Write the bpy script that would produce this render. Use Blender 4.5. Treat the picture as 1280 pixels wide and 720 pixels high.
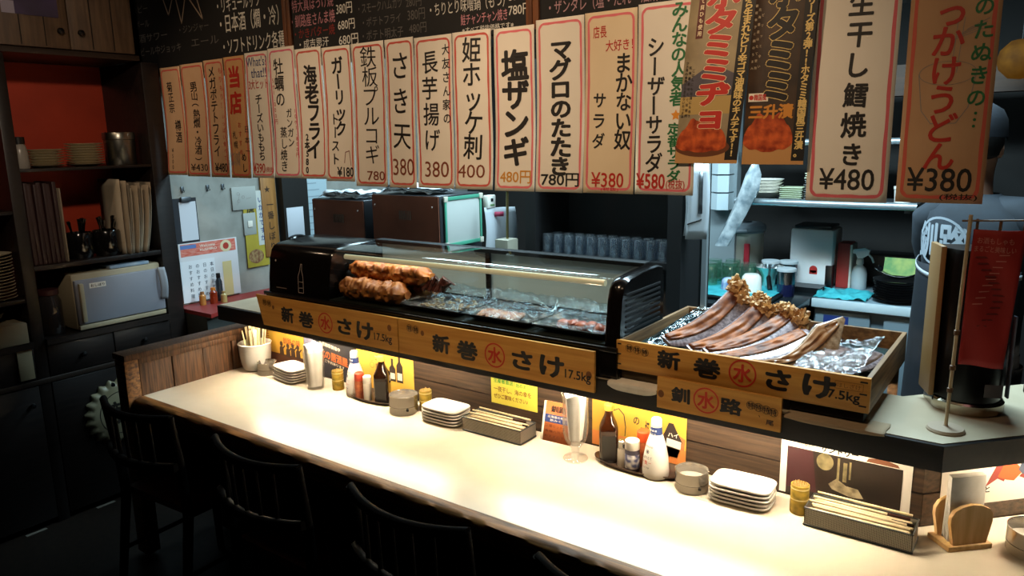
import bpy, bmesh, math, random
from mathutils import Vector, Matrix, noise
R = random.Random(7)
S = bpy.context.scene
COL = S.collection
for o in list(bpy.data.objects):
    bpy.data.objects.remove(o)

# ------------------------------------------------------------------ camera, world, exposure, lights
YAW, PITCH, ROLL, FPX = math.radians(-36.033), math.radians(11.328), math.radians(1.092), 936.07
cy, sy, cp, sp = math.cos(YAW), math.sin(YAW), math.cos(PITCH), math.sin(PITCH)
r_ = Vector((cy, -sy, 0)); f_ = Vector((sy * cp, cy * cp, -sp)); d_ = f_.cross(r_)
c_, s_ = math.cos(ROLL), math.sin(ROLL)
cx_ = c_ * r_ + s_ * d_; cd_ = -s_ * r_ + c_ * d_
cam = bpy.data.cameras.new('camera'); camo = bpy.data.objects.new('camera', cam); COL.objects.link(camo)
camo.matrix_world = Matrix(((cx_.x, -cd_.x, -f_.x, 0), (cx_.y, -cd_.y, -f_.y, 0), (cx_.z, -cd_.z, -f_.z, 1.7), (0, 0, 0, 1)))
cam.sensor_width = 36; cam.lens = 36 * FPX / 1280; cam.clip_start = .02
S.camera = camo
S.view_settings.view_transform = 'Standard'; S.view_settings.look = 'None'
S.view_settings.exposure = 0.0; S.view_settings.gamma = 1; S.view_settings.use_curve_mapping = False
w = bpy.data.worlds.new('world'); S.world = w; w.use_nodes = True
w.node_tree.nodes['Background'].inputs[0].default_value = (.7, .6, .5, 1)
w.node_tree.nodes['Background'].inputs[1].default_value = .0025
S.cycles.max_bounces = 8; S.cycles.transparent_max_bounces = 16
S.cycles.caustics_reflective = False; S.cycles.caustics_refractive = False
S.cycles.sample_clamp_indirect = 4

def lamp(name, kind, loc, target, energy, col, **k):
    l = bpy.data.lights.new(name, kind); l.energy = energy; l.color = col
    for a, b in k.items(): setattr(l, a, b)
    o = bpy.data.objects.new(name, l); COL.objects.link(o); o.location = loc
    d = Vector(target) - Vector(loc); o.rotation_euler = d.to_track_quat('-Z', 'Y').to_euler()
    return o
WARM = (1, .72, .46)
for x, e in ((-3.0, 22), (-2.0, 35), (-1.1, 47), (-.35, 11)):      # ceiling spotlights on the customers' side, aimed at the paper menus
    lamp('warm_spotlight', 'SPOT', (x, .95, 2.62), (x, 2.05, 1.72), e, WARM, spot_size=math.radians(74), spot_blend=.8, shadow_soft_size=.05)
lamp('warm_spotlight', 'SPOT', (-1.75, .72, 2.5), (-3.95, 1.5, 1.80), 48, (1, .8, .6), spot_size=math.radians(50), spot_blend=.6, shadow_soft_size=.05)  # added fill spot without a known fixture, brightens the left cabinet
for x, y, e in ((-.75, 2.76, 80), (-2.7, 3.2, 34)):                # cool kitchen ceiling tubes
    lamp('kitchen_ceiling_light', 'AREA', (x, y, 2.5), (x, y, 0), e, (.62, .88, 1), shape='RECTANGLE', size=1.2, size_y=.3)
lamp('kitchen_ceiling_light', 'AREA', (-2.0, 2.5, 2.5), (-2.0, 2.56, 0), 24, (.62, .88, 1), shape='RECTANGLE', size=1.6, size_y=.2)
lamp('display_case_light', 'AREA', (-1.65, 1.96, 1.285), (-1.65, 1.99, 1.1), 1.2, (1, .86, .66), shape='RECTANGLE', size=1.1, size_y=.02)

# ------------------------------------------------------------------ materials
def lin(h):
    if isinstance(h, (tuple, list)): return tuple(h)[:3]
    v = [int(h[i:i + 2], 16) / 255 for i in (0, 2, 4)]
    return tuple(c / 12.92 if c <= .04045 else ((c + .055) / 1.055) ** 2.4 for c in v)
MATS = {}
def newmat(name):
    m = bpy.data.materials.new(name); m.use_nodes = True
    return m, m.node_tree.nodes, m.node_tree.links, m.node_tree.nodes['Principled BSDF']
def M(name, col='808080', rough=.5, metal=0, scale=0, amt=.2, bump=0, col2=None, stretch=(1, 1, 1), detail=4, coat=0, emit=0, spec=.5, sss=0):
    """principled material whose colour wanders between col and col2 along a stretched noise"""
    if name in MATS: return MATS[name]
    m, n, l, b = newmat(name); MATS[name] = m
    c = lin(col)
    b.inputs['Base Color'].default_value = (*c, 1); b.inputs['Roughness'].default_value = rough
    b.inputs['Metallic'].default_value = metal; b.inputs['Coat Weight'].default_value = coat
    b.inputs['Specular IOR Level'].default_value = spec
    if emit:
        b.inputs['Emission Color'].default_value = (*c, 1); b.inputs['Emission Strength'].default_value = emit
    if scale:
        tc = n.new('ShaderNodeTexCoord'); mp = n.new('ShaderNodeMapping'); nz = n.new('ShaderNodeTexNoise'); rp = n.new('ShaderNodeValToRGB')
        mp.inputs['Scale'].default_value = stretch; nz.inputs['Scale'].default_value = scale; nz.inputs['Detail'].default_value = detail
        l.new(tc.outputs['Object'], mp.inputs['Vector']); l.new(mp.outputs['Vector'], nz.inputs['Vector']); l.new(nz.outputs['Fac'], rp.inputs['Fac'])
        c2 = lin(col2) if col2 else tuple(x * (1 - amt) for x in c)
        rp.color_ramp.elements[0].position = .35; rp.color_ramp.elements[0].color = (*c2, 1)
        rp.color_ramp.elements[1].position = .65; rp.color_ramp.elements[1].color = (*c, 1)
        l.new(rp.outputs['Color'], b.inputs['Base Color'])
        if bump:
            bp = n.new('ShaderNodeBump'); bp.inputs['Strength'].default_value = bump; bp.inputs['Distance'].default_value = .004
            l.new(nz.outputs['Fac'], bp.inputs['Height']); l.new(bp.outputs['Normal'], b.inputs['Normal'])
    return m
def GLASS(name, tint='ffffff', ior=1.45, rough=.03, gloss='ffffff', haze=0, hazecol='c8d4dc'):
    if name in MATS: return MATS[name]
    m, n, l, b = newmat(name); MATS[name] = m
    n.remove(b); out = n['Material Output']
    t = n.new('ShaderNodeBsdfTransparent'); t.inputs[0].default_value = (*lin(tint), 1)
    g = n.new('ShaderNodeBsdfGlossy'); g.inputs['Roughness'].default_value = rough; g.inputs['Color'].default_value = (*lin(gloss), 1)
    fr = n.new('ShaderNodeLayerWeight'); fr.inputs[0].default_value = .5
    pw = n.new('ShaderNodeMath'); pw.operation = 'POWER'; pw.inputs[1].default_value = 3.2
    ma = n.new('ShaderNodeMath'); ma.operation = 'MULTIPLY_ADD'; ma.inputs[1].default_value = .75; ma.inputs[2].default_value = (ior - 1) * .09
    l.new(fr.outputs['Facing'], pw.inputs[0]); l.new(pw.outputs[0], ma.inputs[0])
    mx = n.new('ShaderNodeMixShader'); l.new(ma.outputs[0], mx.inputs[0]); l.new(t.outputs[0], mx.inputs[1]); l.new(g.outputs[0], mx.inputs[2])
    if haze:                                           # pale diffuse veil mixed in so the glass looks lit
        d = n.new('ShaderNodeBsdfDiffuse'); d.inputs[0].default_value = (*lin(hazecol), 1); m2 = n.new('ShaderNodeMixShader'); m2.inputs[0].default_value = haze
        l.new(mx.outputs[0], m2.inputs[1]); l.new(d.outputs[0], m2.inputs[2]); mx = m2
    l.new(mx.outputs[0], out.inputs['Surface'])
    return m
def FILM(name, tint='ffffff', mixf=.35, scale=40):
    """crumpled clear plastic film: mostly transparent with wrinkled gloss"""
    m, n, l, b = newmat(name); MATS[name] = m
    n.remove(b); out = n['Material Output']
    t = n.new('ShaderNodeBsdfTransparent'); t.inputs[0].default_value = (*lin(tint), 1)
    g = n.new('ShaderNodeBsdfGlossy'); g.inputs['Roughness'].default_value = .15
    nz = n.new('ShaderNodeTexNoise'); nz.inputs['Scale'].default_value = scale; nz.inputs['Detail'].default_value = 3; nz.inputs['Distortion'].default_value = 1.5
    tc = n.new('ShaderNodeTexCoord'); l.new(tc.outputs['Object'], nz.inputs['Vector'])
    bp = n.new('ShaderNodeBump'); bp.inputs['Strength'].default_value = .9; bp.inputs['Distance'].default_value = .01
    l.new(nz.outputs['Fac'], bp.inputs['Height']); l.new(bp.outputs['Normal'], g.inputs['Normal'])
    mx = n.new('ShaderNodeMixShader'); mx.inputs[0].default_value = mixf
    l.new(t.outputs[0], mx.inputs[1]); l.new(g.outputs[0], mx.inputs[2]); l.new(mx.outputs[0], out.inputs['Surface'])
    return m
def EMIT(name, col, st):
    m, n, l, b = newmat(name); MATS[name] = m
    n.remove(b); e = n.new('ShaderNodeEmission'); e.inputs[0].default_value = (*lin(col), 1); e.inputs[1].default_value = st
    l.new(e.outputs[0], n['Material Output'].inputs['Surface'])
    return m
def DOTS(name, col, col2, scale, rough=.4, metal=.6):
    """perforated sheet metal"""
    m, n, l, b = newmat(name); MATS[name] = m
    b.inputs['Roughness'].default_value = rough; b.inputs['Metallic'].default_value = metal
    tc = n.new('ShaderNodeTexCoord'); v = n.new('ShaderNodeTexVoronoi'); v.inputs['Scale'].default_value = scale; v.inputs['Randomness'].default_value = 0
    rp = n.new('ShaderNodeValToRGB'); rp.color_ramp.elements[0].color = (*lin(col2), 1); rp.color_ramp.elements[1].color = (*lin(col), 1)
    rp.color_ramp.elements[0].position = .3; rp.color_ramp.elements[1].position = .36
    l.new(tc.outputs['Object'], v.inputs['Vector']); l.new(v.outputs['Distance'], rp.inputs['Fac']); l.new(rp.outputs['Color'], b.inputs['Base Color'])
    return m

laminate = M('cream_laminate', 'ece3d0', .27, scale=6, col2='e4dac6', bump=.02, spec=.35)
edge_wood = M('worn_brown_wood', 'a06c38', .45, scale=14, col2='4a2c14', stretch=(.5, 4, 6), bump=.3)
board_wood = M('burnt_brown_plank', '6d4a2e', .55, scale=22, col2='3a2415', stretch=(6, 6, .35), bump=.4)
plank_wood = M('dark_stained_plank', '4a382a', .5, scale=16, col2='2e231a', stretch=(.35, 5, 7), bump=.35)
crate_wood = M('pale_cedar_board', 'dca24e', .55, scale=12, col2='c88a3a', stretch=(.35, 4, 6), bump=.2)
crate_dark = M('aged_cedar_board', '8a6844', .6, scale=14, col2='5e432a', stretch=(4, .4, 6), bump=.25)
old_wood = M('weathered_grey_wood', '6e6048', .7, scale=20, col2='33291c', stretch=(.5, 4, 6), bump=.4)
cab_wood = M('dark_cabinet_wood', '1d1512', .42, scale=12, col2='120c0a', stretch=(5, .5, 5), bump=.1)
door_wood = M('brown_cabinet_door', '5b4632', .5, scale=12, col2='463425', stretch=(5, 5, .4), bump=.15)
ledge_black = M('black_stained_wood', '15100d', .38, scale=10, col2='0c0908', stretch=(.4, 5, 5), bump=.15)
ledge_top = M('pale_ledge_top', 'c4b69c', .45, scale=5, col2='b4a58a')
black = M('black_plastic', '0b0b0c', .35)
blackgloss = M('black_gloss_plastic', '0d0a09', .16)
blackmatte = M('black_matte', '08080a', .7)
steel = M('brushed_steel', 'efebe3', .22, .9)
steeld = M('dull_steel', '6f7478', .4, .85, scale=20, col2='5d6266')
chrome = M('chrome', 'd8d8d8', .12, 1)
white = M('white_china', 'f1ede4', .22, coat=.3)
cream = M('cream_china', 'c9bea2', .3)
paper = M('white_paper', 'e9e2d6', .8, scale=3, col2='e2d9cb')
papert = M('tan_paper', 'c9ae90', .8, scale=3, col2='bd9f80')
ink = M('black_ink', '16110f', .6)
red_ink = M('red_ink', 'b8281a', .6)
green_ink = M('green_ink', '1d6a3a', .6)
amber_ink = M('amber_ink', 'c98a2c', .6)
brown_ink = M('brown_ink', '7a3a20', .6)
blue_ink = M('blue_ink', '2b3d78', .6)
grey_ink = M('grey_ink', '8b8580', .6)
pink_line = M('pink_marker', 'dc6f76', .7)
red_line = M('red_marker', 'c8574c', .7)
seal_red = M('vermilion_ink', 'c8341e', .6)
chalk = M('white_chalk', 'd8d4cc', .9)
chalk_dim = M('faded_chalk', '5d5a58', .9)
chalk_pink = M('pink_chalk', 'c98a94', .9)
chalk_red = M('red_chalk', '8a3028', .9)
slate = M('blackboard_slate', '0f0d0e', .75, scale=4, col2='0a090a')
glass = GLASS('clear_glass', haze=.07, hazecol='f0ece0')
film = FILM('plastic_film', 'f0f8fa', .11)

# ------------------------------------------------------------------ mesh helpers
class B:
    def __init__(s): s.bm = bmesh.new()
    def box(s, x0, x1, y0, y1, z0, z1, bev=0, mat=None, seg=2):
        r = bmesh.ops.create_cube(s.bm, size=1); v = r['verts']
        for q in v: q.co = Vector(((x0 + x1) / 2 + q.co.x * (x1 - x0), (y0 + y1) / 2 + q.co.y * (y1 - y0), (z0 + z1) / 2 + q.co.z * (z1 - z0)))
        if bev:
            e = {k for q in v for k in q.link_edges}
            r = bmesh.ops.bevel(s.bm, geom=list(e), offset=bev, segments=seg, affect='EDGES', profile=.5)
            v = list({q for q in r['verts']})
        if mat is not None: bmesh.ops.transform(s.bm, matrix=mat, verts=v)
        return s
    def rings(s, rings, cap=True, closed=True):
        vr = [[s.bm.verts.new(p) for p in r] for r in rings]; n = len(vr[0])
        for a, b in zip(vr, vr[1:]):
            for i in range(n if closed else n - 1):
                s.bm.faces.new((a[i], a[(i + 1) % n], b[(i + 1) % n], b[i]))
        if cap:
            s.bm.faces.new(vr[0][::-1]); s.bm.faces.new(vr[-1])
        return s
    def lathe(s, prof, c=(0, 0, 0), n=28, cap=False, sx=1, sy=1):
        c = Vector(c)
        return s.rings([[c + Vector((r * sx * math.cos(2 * math.pi * i / n), r * sy * math.sin(2 * math.pi * i / n), z)) for i in range(n)] for r, z in prof], cap)
    def tube(s, pts, r, n=10, cap=True):
        pts = [Vector(p) for p in pts]; rr = r if isinstance(r, (list, tuple)) else [r] * len(pts)
        rings = []; up = Vector((0, 0, 1))
        for i, p in enumerate(pts):
            t = (pts[min(i + 1, len(pts) - 1)] - pts[max(i - 1, 0)]).normalized()
            if i == 0:
                a = t.cross(up) if abs(t.z) < .95 else t.cross(Vector((1, 0, 0)))
            else: a = a - t * a.dot(t)
            a.normalize(); b = t.cross(a)
            rings.append([p + (a * math.cos(2 * math.pi * k / n) + b * math.sin(2 * math.pi * k / n)) * rr[i] for k in range(n)])
        return s.rings(rings, cap)
    def prism(s, poly, a, b, f=lambda x, y, z: (x, y, z)):
        return s.rings([[f(x, y, a) for x, y in poly], [f(x, y, b) for x, y in poly]])
    def grid(s, fn, nu, nv):
        g = [[s.bm.verts.new(fn(i / nu, j / nv)) for j in range(nv + 1)] for i in range(nu + 1)]
        for i in range(nu):
            for j in range(nv): s.bm.faces.new((g[i][j], g[i + 1][j], g[i + 1][j + 1], g[i][j + 1]))
        return s
    def face(s, pts):
        s.bm.faces.new([s.bm.verts.new(p) for p in pts]); return s
    def ball(s, c, rx, ry=None, rz=None, sub=2, bump=0, fr=30, seed=0):
        r = bmesh.ops.create_icosphere(s.bm, subdivisions=sub, radius=1); c = Vector(c)
        for v in r['verts']:
            k = 1 + (bump * noise.noise(v.co * fr + Vector((seed, seed * 2.3, 0))) if bump else 0)
            v.co = c + Vector((v.co.x * rx * k, v.co.y * (ry or rx) * k, v.co.z * (rz or rx) * k))
        return s
    def xf(s, m): bmesh.ops.transform(s.bm, matrix=m, verts=s.bm.verts[:]); return s
    def build(s, name, mat, parent=None, loc=(0, 0, 0), world=True, smooth=40, recalc=True, solid=0):
        """links the shape as ONE mesh object; with world=True it was drawn in room coordinates"""
        if recalc: bmesh.ops.recalc_face_normals(s.bm, faces=s.bm.faces[:])
        off = Vector(loc)
        if parent is not None and world:
            q = parent
            while q is not None: off = off + q.location; q = q.parent
        if off.length and (world or parent is None): bmesh.ops.translate(s.bm, vec=-off, verts=s.bm.verts[:])
        me = bpy.data.meshes.new(name); s.bm.to_mesh(me); s.bm.free()
        if smooth:
            me.polygons.foreach_set('use_smooth', [True] * len(me.polygons)); me.set_sharp_from_angle(angle=math.radians(smooth))
        me.materials.append(mat)
        o = bpy.data.objects.new(name, me); COL.objects.link(o)
        if parent is not None: o.parent = parent
        else: o.location = Vector(loc)
        if solid:
            md = o.modifiers.new('thickness', 'SOLIDIFY'); md.thickness = solid; md.offset = 0
        return o
def tag(o, label, cat, group=None, kind=None):
    if label: o['label'] = label
    if cat: o['category'] = cat
    if group: o['group'] = group
    if kind: o['kind'] = kind
    return o
def thing(name, label, cat, loc=(0, 0, 0), rz=0, group=None):
    o = bpy.data.objects.new(name, None); COL.objects.link(o); o.empty_display_size = .05
    o.location = loc; o.rotation_euler = (0, 0, rz)
    return tag(o, label, cat, group)
def struct(o): o['kind'] = 'structure'; return o
KIDS = {}
def dup(root, loc, label, rz=None, group=None):
    """a copy of a thing with copies of its parts and sub-parts"""
    def rec(o, par):
        c = o.copy(); COL.objects.link(c); c.parent = par
        for ch in [k for k in bpy.data.objects if k.parent == o]: rec(ch, c)
        return c
    c = rec(root, None); c.location = loc; c['label'] = label
    if rz is not None: c.rotation_euler = (0, 0, rz)
    if group: c['group'] = group
    return c
ORD = ['first', 'second', 'third', 'fourth', 'fifth', 'sixth', 'seventh', 'eighth', 'ninth', 'tenth', 'eleventh', 'twelfth', 'thirteenth', 'fourteenth', 'fifteenth', 'sixteenth']
def fromtop(k): return 'topmost' if k == 0 else ORD[k] + ' from the top'

# ------------------------------------------------------------------ flat artwork and lettering
FC = bpy.data.curves.new('lettering_source', 'FONT'); FC.resolution_u = 3; FO = bpy.data.objects.new('lettering_source', FC)
GC = {}
def glyph(s, bold=0):
    k = (s, bold)
    if k not in GC:
        FC.body = s
        me = FO.to_mesh()
        v0 = [(q.co.x, q.co.y) for q in me.vertices]; f0 = [tuple(p.vertices) for p in me.polygons]
        FO.to_mesh_clear()
        v, f, dz = list(v0), list(f0), [0] * len(v0)
        if bold:                                       # a thicker pen: the strokes are laid down again slightly shifted
            for q in range(6 if bold < .03 else 8):
                a = 2 * math.pi * q / (6 if bold < .03 else 8) + .3; o = len(v)
                v += [(x + bold * math.cos(a), y + bold * math.sin(a)) for x, y in v0]; f += [tuple(i + o for i in t) for t in f0]; dz += [q + 1] * len(v0)
        if not v: v = [(0, 0)]; f = []; dz = [0]
        xs = [a for a, b in v]; ys = [b for a, b in v]
        GC[k] = (v, f, dz, (min(xs), max(xs), min(ys), max(ys)))
    return GC[k]
class A:
    """a flat drawing in a plane: u to the right, v up, in metres"""
    def __init__(s): s.v = []; s.f = []; s.d = []
    def add(s, v, f, d=None):
        o = len(s.v); s.v += v; s.d += d or [0] * len(v); s.f += [tuple(i + o for i in q) for q in f]; return s
    def h(s, t, x0, x1, y0, y1, bold=0, slant=0):
        v, f, dz, (a, b, c, d) = glyph(t, bold)
        kx = (x1 - x0) / max(b - a, 1e-6); ky = (y1 - y0) / max(d - c, 1e-6)
        return s.add([(x0 + (p - a) * kx + slant * (p - a) * kx, y0 + (q - c) * ky + slant * (p - a) * kx) for p, q in v], f, dz)
    def col(s, t, x, y0, y1, size, bold=0, jit=.04, rnd=R):
        """characters one under another from y0 (top) down to y1"""
        n = len(t); st = (y0 - y1) / n
        for i, ch in enumerate(t):
            if ch == ' ': continue
            v, f, dz, (a, b, c, d) = glyph(ch, bold)
            cx, cyy = .5 * (.0 + .96), .38
            if ch in 'ー（）()…〜': cx, cyy = (a + b) / 2, (c + d) / 2
            if ord(ch) < 256: cx = (a + b) / 2
            k = size / .96; ky = min(k * 1.05, st / .9); an = rnd.uniform(-jit, jit) * 1.6
            sc = 1 + rnd.uniform(-jit, jit); ox = rnd.uniform(-jit, jit) * size; oy = y0 - st * (i + .5)
            out = []
            for p, q in v:
                p -= cx; q -= cyy
                if ch in 'ー（）()…〜': p, q = q, -p
                p *= k * sc; q *= ky * sc
                out.append((x + ox + p * math.cos(an) - q * math.sin(an), oy + p * math.sin(an) + q * math.cos(an)))
            s.add(out, f, dz)
        return s
    def line(s, pts, w):
        for (x0, y0), (x1, y1) in zip(pts, pts[1:]):
            L = math.hypot(x1 - x0, y1 - y0) or 1; nx, ny = -(y1 - y0) / L * w / 2, (x1 - x0) / L * w / 2
            ex, ey = (x1 - x0) / L * w * .3, (y1 - y0) / L * w * .3
            s.add([(x0 + nx - ex, y0 + ny - ey), (x1 + nx + ex, y1 + ny + ey), (x1 - nx + ex, y1 - ny + ey), (x0 - nx - ex, y0 - ny - ey)], [(3, 2, 1, 0)])
        return s
    def rect(s, x0, x1, y0, y1, n=10):
        v = [(x, y0 + (y1 - y0) * i / n) for i in range(n + 1) for x in (x0, x1)]
        return s.add(v, [(2 * i, 2 * i + 1, 2 * i + 3, 2 * i + 2) for i in range(n)])
    def poly(s, p): return s.add(list(p), [tuple(range(len(p)))])
    def disc(s, x, y, r, ry=None, n=28): return s.poly([(x + r * math.cos(2 * math.pi * i / n), y + (ry or r) * math.sin(2 * math.pi * i / n)) for i in range(n)])
    def ring(s, x, y, r, w, n=36, ry=None):
        k = (ry or r) / r
        v = [(x + q * math.cos(2 * math.pi * i / n), y + k * q * math.sin(2 * math.pi * i / n)) for i in range(n) for q in (r, r - w)]
        return s.add(v, [(2 * i, (2 * i + 2) % (2 * n), (2 * i + 3) % (2 * n), 2 * i + 1) for i in range(n)])
    def frame(s, x0, x1, y0, y1, w, rad, n=5, m=14):
        """rounded rectangular outline, long sides cut so that it can follow bent paper"""
        out = []
        for cx, cy, a0 in ((x1 - rad, y1 - rad, 0), (x0 + rad, y1 - rad, 90), (x0 + rad, y0 + rad, 180), (x1 - rad, y0 + rad, 270)):
            for i in range(n + 1):
                a = math.radians(a0 + 90 * i / n); out.append((cx, cy, math.cos(a), math.sin(a)))
            if a0 in (0, 180):
                xx = (x1 - rad, x0 + rad) if a0 == 0 else (x0 + rad, x1 - rad)
                for i in range(1, 8): out.append((xx[0] + (xx[1] - xx[0]) * i / 8, cy, 0, 1 if a0 == 0 else -1))
            if a0 in (90, 270):
                yy = (y1 - rad, y0 + rad) if a0 == 90 else (y0 + rad, y1 - rad)
                for i in range(1, m): out.append((cx, yy[0] + (yy[1] - yy[0]) * i / m, -1 if a0 == 90 else 1, 0))
        N = len(out); v = []
        for i, (cx, cy, a, b) in enumerate(out):
            j = w * (1 + .12 * math.sin(i * 1.7)); v += [(cx + a * rad, cy + b * rad), (cx + a * (rad - j), cy + b * (rad - j))]
        return s.add(v, [(2 * i, (2 * i + 2) % (2 * N), (2 * i + 3) % (2 * N), 2 * i + 1) for i in range(N)])
    def build(s, name, mat, parent, fn, lift=.0007):
        """fn(u, v, lift) -> room point; joined under its thing as a part"""
        off = Vector((0, 0, 0)); q = parent
        while q is not None: off += q.location; q = q.parent
        me = bpy.data.meshes.new(name)
        me.from_pydata([tuple(Vector(fn(u, v, lift + d * 3e-5)) - off) for (u, v), d in zip(s.v, s.d)], [], s.f); me.materials.append(mat)
        o = bpy.data.objects.new(name, me); COL.objects.link(o); o.parent = parent
        return o
def front(x0, y, z0):
    """plane facing the guests: u along +X from x0, v up from z0, lift towards -Y"""
    return lambda u, v, l: (x0 + u, y - l, z0 + v)

# ================================================================== THE SETTING
floor_m = M('dark_tile_floor', '2a2018', .5, scale=40, col2='1e1611')
wall_m = M('dim_plaster', '3a332d', .8, scale=3, col2='2d2723')
greywall = M('grey_concrete_wall', '9b9a93', .75, scale=7, col2='85847d', bump=.05)
struct(B().box(-4.1, 2.2, -.6, 4.6, -.06, 0).build('floor', floor_m))
struct(B().box(-4.1, 2.2, -.6, 4.6, 2.72, 2.8).build('ceiling', M('dark_ceiling', '1c1714', .9)))
b = B().box(-4.1, -4.0, -.6, 2.06, 0, 2.72)
b.box(-4.1, -3.68, 2.06, 4.6, 0, 2.03).box(-4.0, -3.68, 2.14, 4.6, 2.03, 2.72)
struct(b.build('wall_left', greywall))
struct(B().box(-3.68, 2.2, 4.5, 4.6, 0, 2.72).build('wall_back', M('kitchen_back_wall', '191512', .8, scale=5, col2='120f0d')))
# planked bar front wall behind the counter, turning away at the corner
def offset_path(): return [(-2.93, 2.04), (-.2, 2.04), (.62, 2.9)]
zs = [(.0, .70), (.70, .787), (.791, .875), (.879, .936)]
b = B()
for (x0, y0), (x1, y1) in zip(offset_path(), offset_path()[1:]):
    dx, dy = x1 - x0, y1 - y0; L = math.hypot(dx, dy); nx, ny = -dy / L * .02, dx / L * .02
    for k, (z0, z1) in enumerate(zs):
        o_ = .002 if k % 2 else 0
        b.prism([(x0 - nx * o_ * 50, y0 - ny * o_ * 50), (x1 - nx * o_ * 50, y1 - ny * o_ * 50), (x1 + nx, y1 + ny), (x0 + nx, y0 + ny)], z0, z1)
struct(b.build('wall_front', plank_wood))
# beam above the bar that carries the blackboards
struct(B().box(-3.66, 1.6, 2.125, 2.3, 2.03, 2.72).build('trim_1', M('dark_beam', '17110e', .7)))
struct(B().box(-.9, 1.2, 4.0, 4.12, 1.86, 2.0).build('trim_2', M('brown_beam', '4a3322', .6, scale=10, col2='38261a', stretch=(.3, 4, 4))))

# ================================================================== COUNTER, LEDGE
ct = thing('bar_counter', 'long cream laminate bar counter with a worn brown wooden edge', 'counter', (-1.2, 1.75, 0))
top = [(-2.93, 1.4665), (.16, 1.4665), (1.5, 2.86), (1.1, 3.3), (.62, 2.88), (-.205, 2.03), (-2.93, 2.03)]
B().prism(top, .668, .70).build('counter_top', laminate, ct)
b = B(); prof = [(1.4655, .699), (1.463, .7015), (1.440, .7015), (1.424, .696), (1.416, .682), (1.417, .650), (1.428, .636), (1.466, .634)]
N = 120
b.rings([[(x, y + .0022 * noise.noise(Vector((x * 9, k * 3, 0))) * (k > 2), z + .003 * noise.noise(Vector((x * 13, k * 5, 1))) * (k > 2)) for k, (y, z) in enumerate(prof)] for x in [-2.923 + 3.083 * i / N for i in range(N + 1)]])
b.build('front_edging', edge_wood, ct)
B().prism([(.16, 1.466), (.16, 1.416), (1.54, 2.86), (1.5, 2.86)], .645, .70).build('side_edging', edge_wood, ct)
B().box(-2.9, .1, 1.72, 1.76, .02, .667).build('front_panel', cab_wood, ct)
b = B()
for x in (-2.2, -1.3, -.5): b.box(x - .03, x + .03, 1.5, 1.72, .60, .667)
b.build('bracket', cab_wood, ct)

eb = thing('counter_end_screen', 'low burnt-wood plank screen closing the left end of the bar counter', 'screen', (-2.96, 1.72, 0))
B().box(-3.015, -2.918, 1.40, 2.03, .858, .884, .004).build('top_cap', board_wood, eb)
B().box(-3.0, -2.925, 1.40, 1.458, .02, .858, .003).build('corner_post', edge_wood, eb)
for k in range(4):
    y0 = 1.462 + k * .141
    B().box(-2.985, -2.932 + .004 * (k % 2), y0, y0 + .137, .3, .83 + .028, .002).build('plank', board_wood, eb)
B().box(-2.94, -2.922, 1.458, 2.03, .835, .858, .002).build('top_rail', board_wood, eb)

lg = thing('bar_ledge', 'raised black-fronted ledge running above the bar counter and turning at the right corner', 'ledge', (-1.5, 2.0, .93))
lt = [(-2.96, 1.862), (-.153, 1.862), (.7, 2.78), (.47, 2.99), (-.28, 2.16), (-2.96, 2.16)]
B().prism(lt, .985, 1.0).build('ledge_top', ledge_top, lg)
B().prism([(-2.96, 1.85), (-.148, 1.85), (.71, 2.772), (.701, 2.781), (-.153, 1.862), (-2.96, 1.862)], .935, .998).build('front_board', ledge_black, lg)
B().prism([(-2.96, 1.92), (-.2, 1.92), (.62, 2.82), (.47, 2.99), (-.28, 2.16), (-2.96, 2.16)], .96, .984).build('ledge_underside', ledge_black, lg)

led = EMIT('lamp_tube', 'ffe9c6', 138)
def strip(name, x0, y0, x1, y1, label):
    L = math.hypot(x1 - x0, y1 - y0); t = thing(name, label, 'lamp', ((x0 + x1) / 2, (y0 + y1) / 2, .95), math.atan2(y1 - y0, x1 - x0), 'lamps under the ledge')
    B().box(-L / 2, L / 2, .004, .03, .0, .0095, .002).build('lamp_housing', white, t, world=False)
    B().tube([(-L / 2 + .01, .017, -.004), (L / 2 - .01, .017, -.004)], .007, 10).build('lamp_tube', led, t, world=False)
strip('strip_lamp', -2.80, 1.872, -1.66, 1.872, 'warm strip lamp glowing under the left end of the black ledge')
strip('strip_lamp', -1.44, 1.872, -.30, 1.872, 'warm strip lamp glowing under the black ledge by the salmon crate')
strip('strip_lamp', .0, 2.045, .45, 2.53, 'warm strip lamp glowing under the turned right end of the ledge')

# ================================================================== CEDAR NAME BOARDS ON THE LEDGE FRONT
def cedar_board(x0, x1, z0, z1, y, label, draw, cut=0):
    o = tag(B().prism([(x0 + cut, z0), (x1, z0), (x1, z1), (x0, z1)], y - .008, y + .001, lambda a, c, d: (a, d, c)).build('wooden_sign', crate_wood, None, (x0, y, z0)), label, 'sign', 'cedar name boards')
    fn = front(x0, y - .008, z0)
    draw(o, fn)
    return o
def brush(o, fn, items, mat=ink, name='lettering', bold=.042, slant=0):
    a = A()
    for t, x0, x1, y0, y1 in items: a.h(t, x0, x1, y0, y1, bold, slant)
    return a.build(name, mat, o, fn)
def seal(o, fn, x, y, r):
    a = A().ring(x, y, r, r * .12).h('水', x - r * .68, x + r * .68, y - r * .66, y + r * .68, .03)
    a.build('red_seal', seal_red, o, fn)
def circled(o, fn, pts, r, w=.0012):
    a = A()
    for x, y in pts: a.ring(x, y, r, w).h('特', x - r * .7, x + r * .7, y - r * .7, y + r * .7, .012)
    a.build('ring_stamp', ink, o, fn)
def knot(o, fn, pts):
    a = A()
    for x, y, r in pts: a.disc(x, y, r, r * 1.2)
    a.build('wood_knot', M('wood_knot', '7a4a1e', .6), o, fn)
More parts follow.
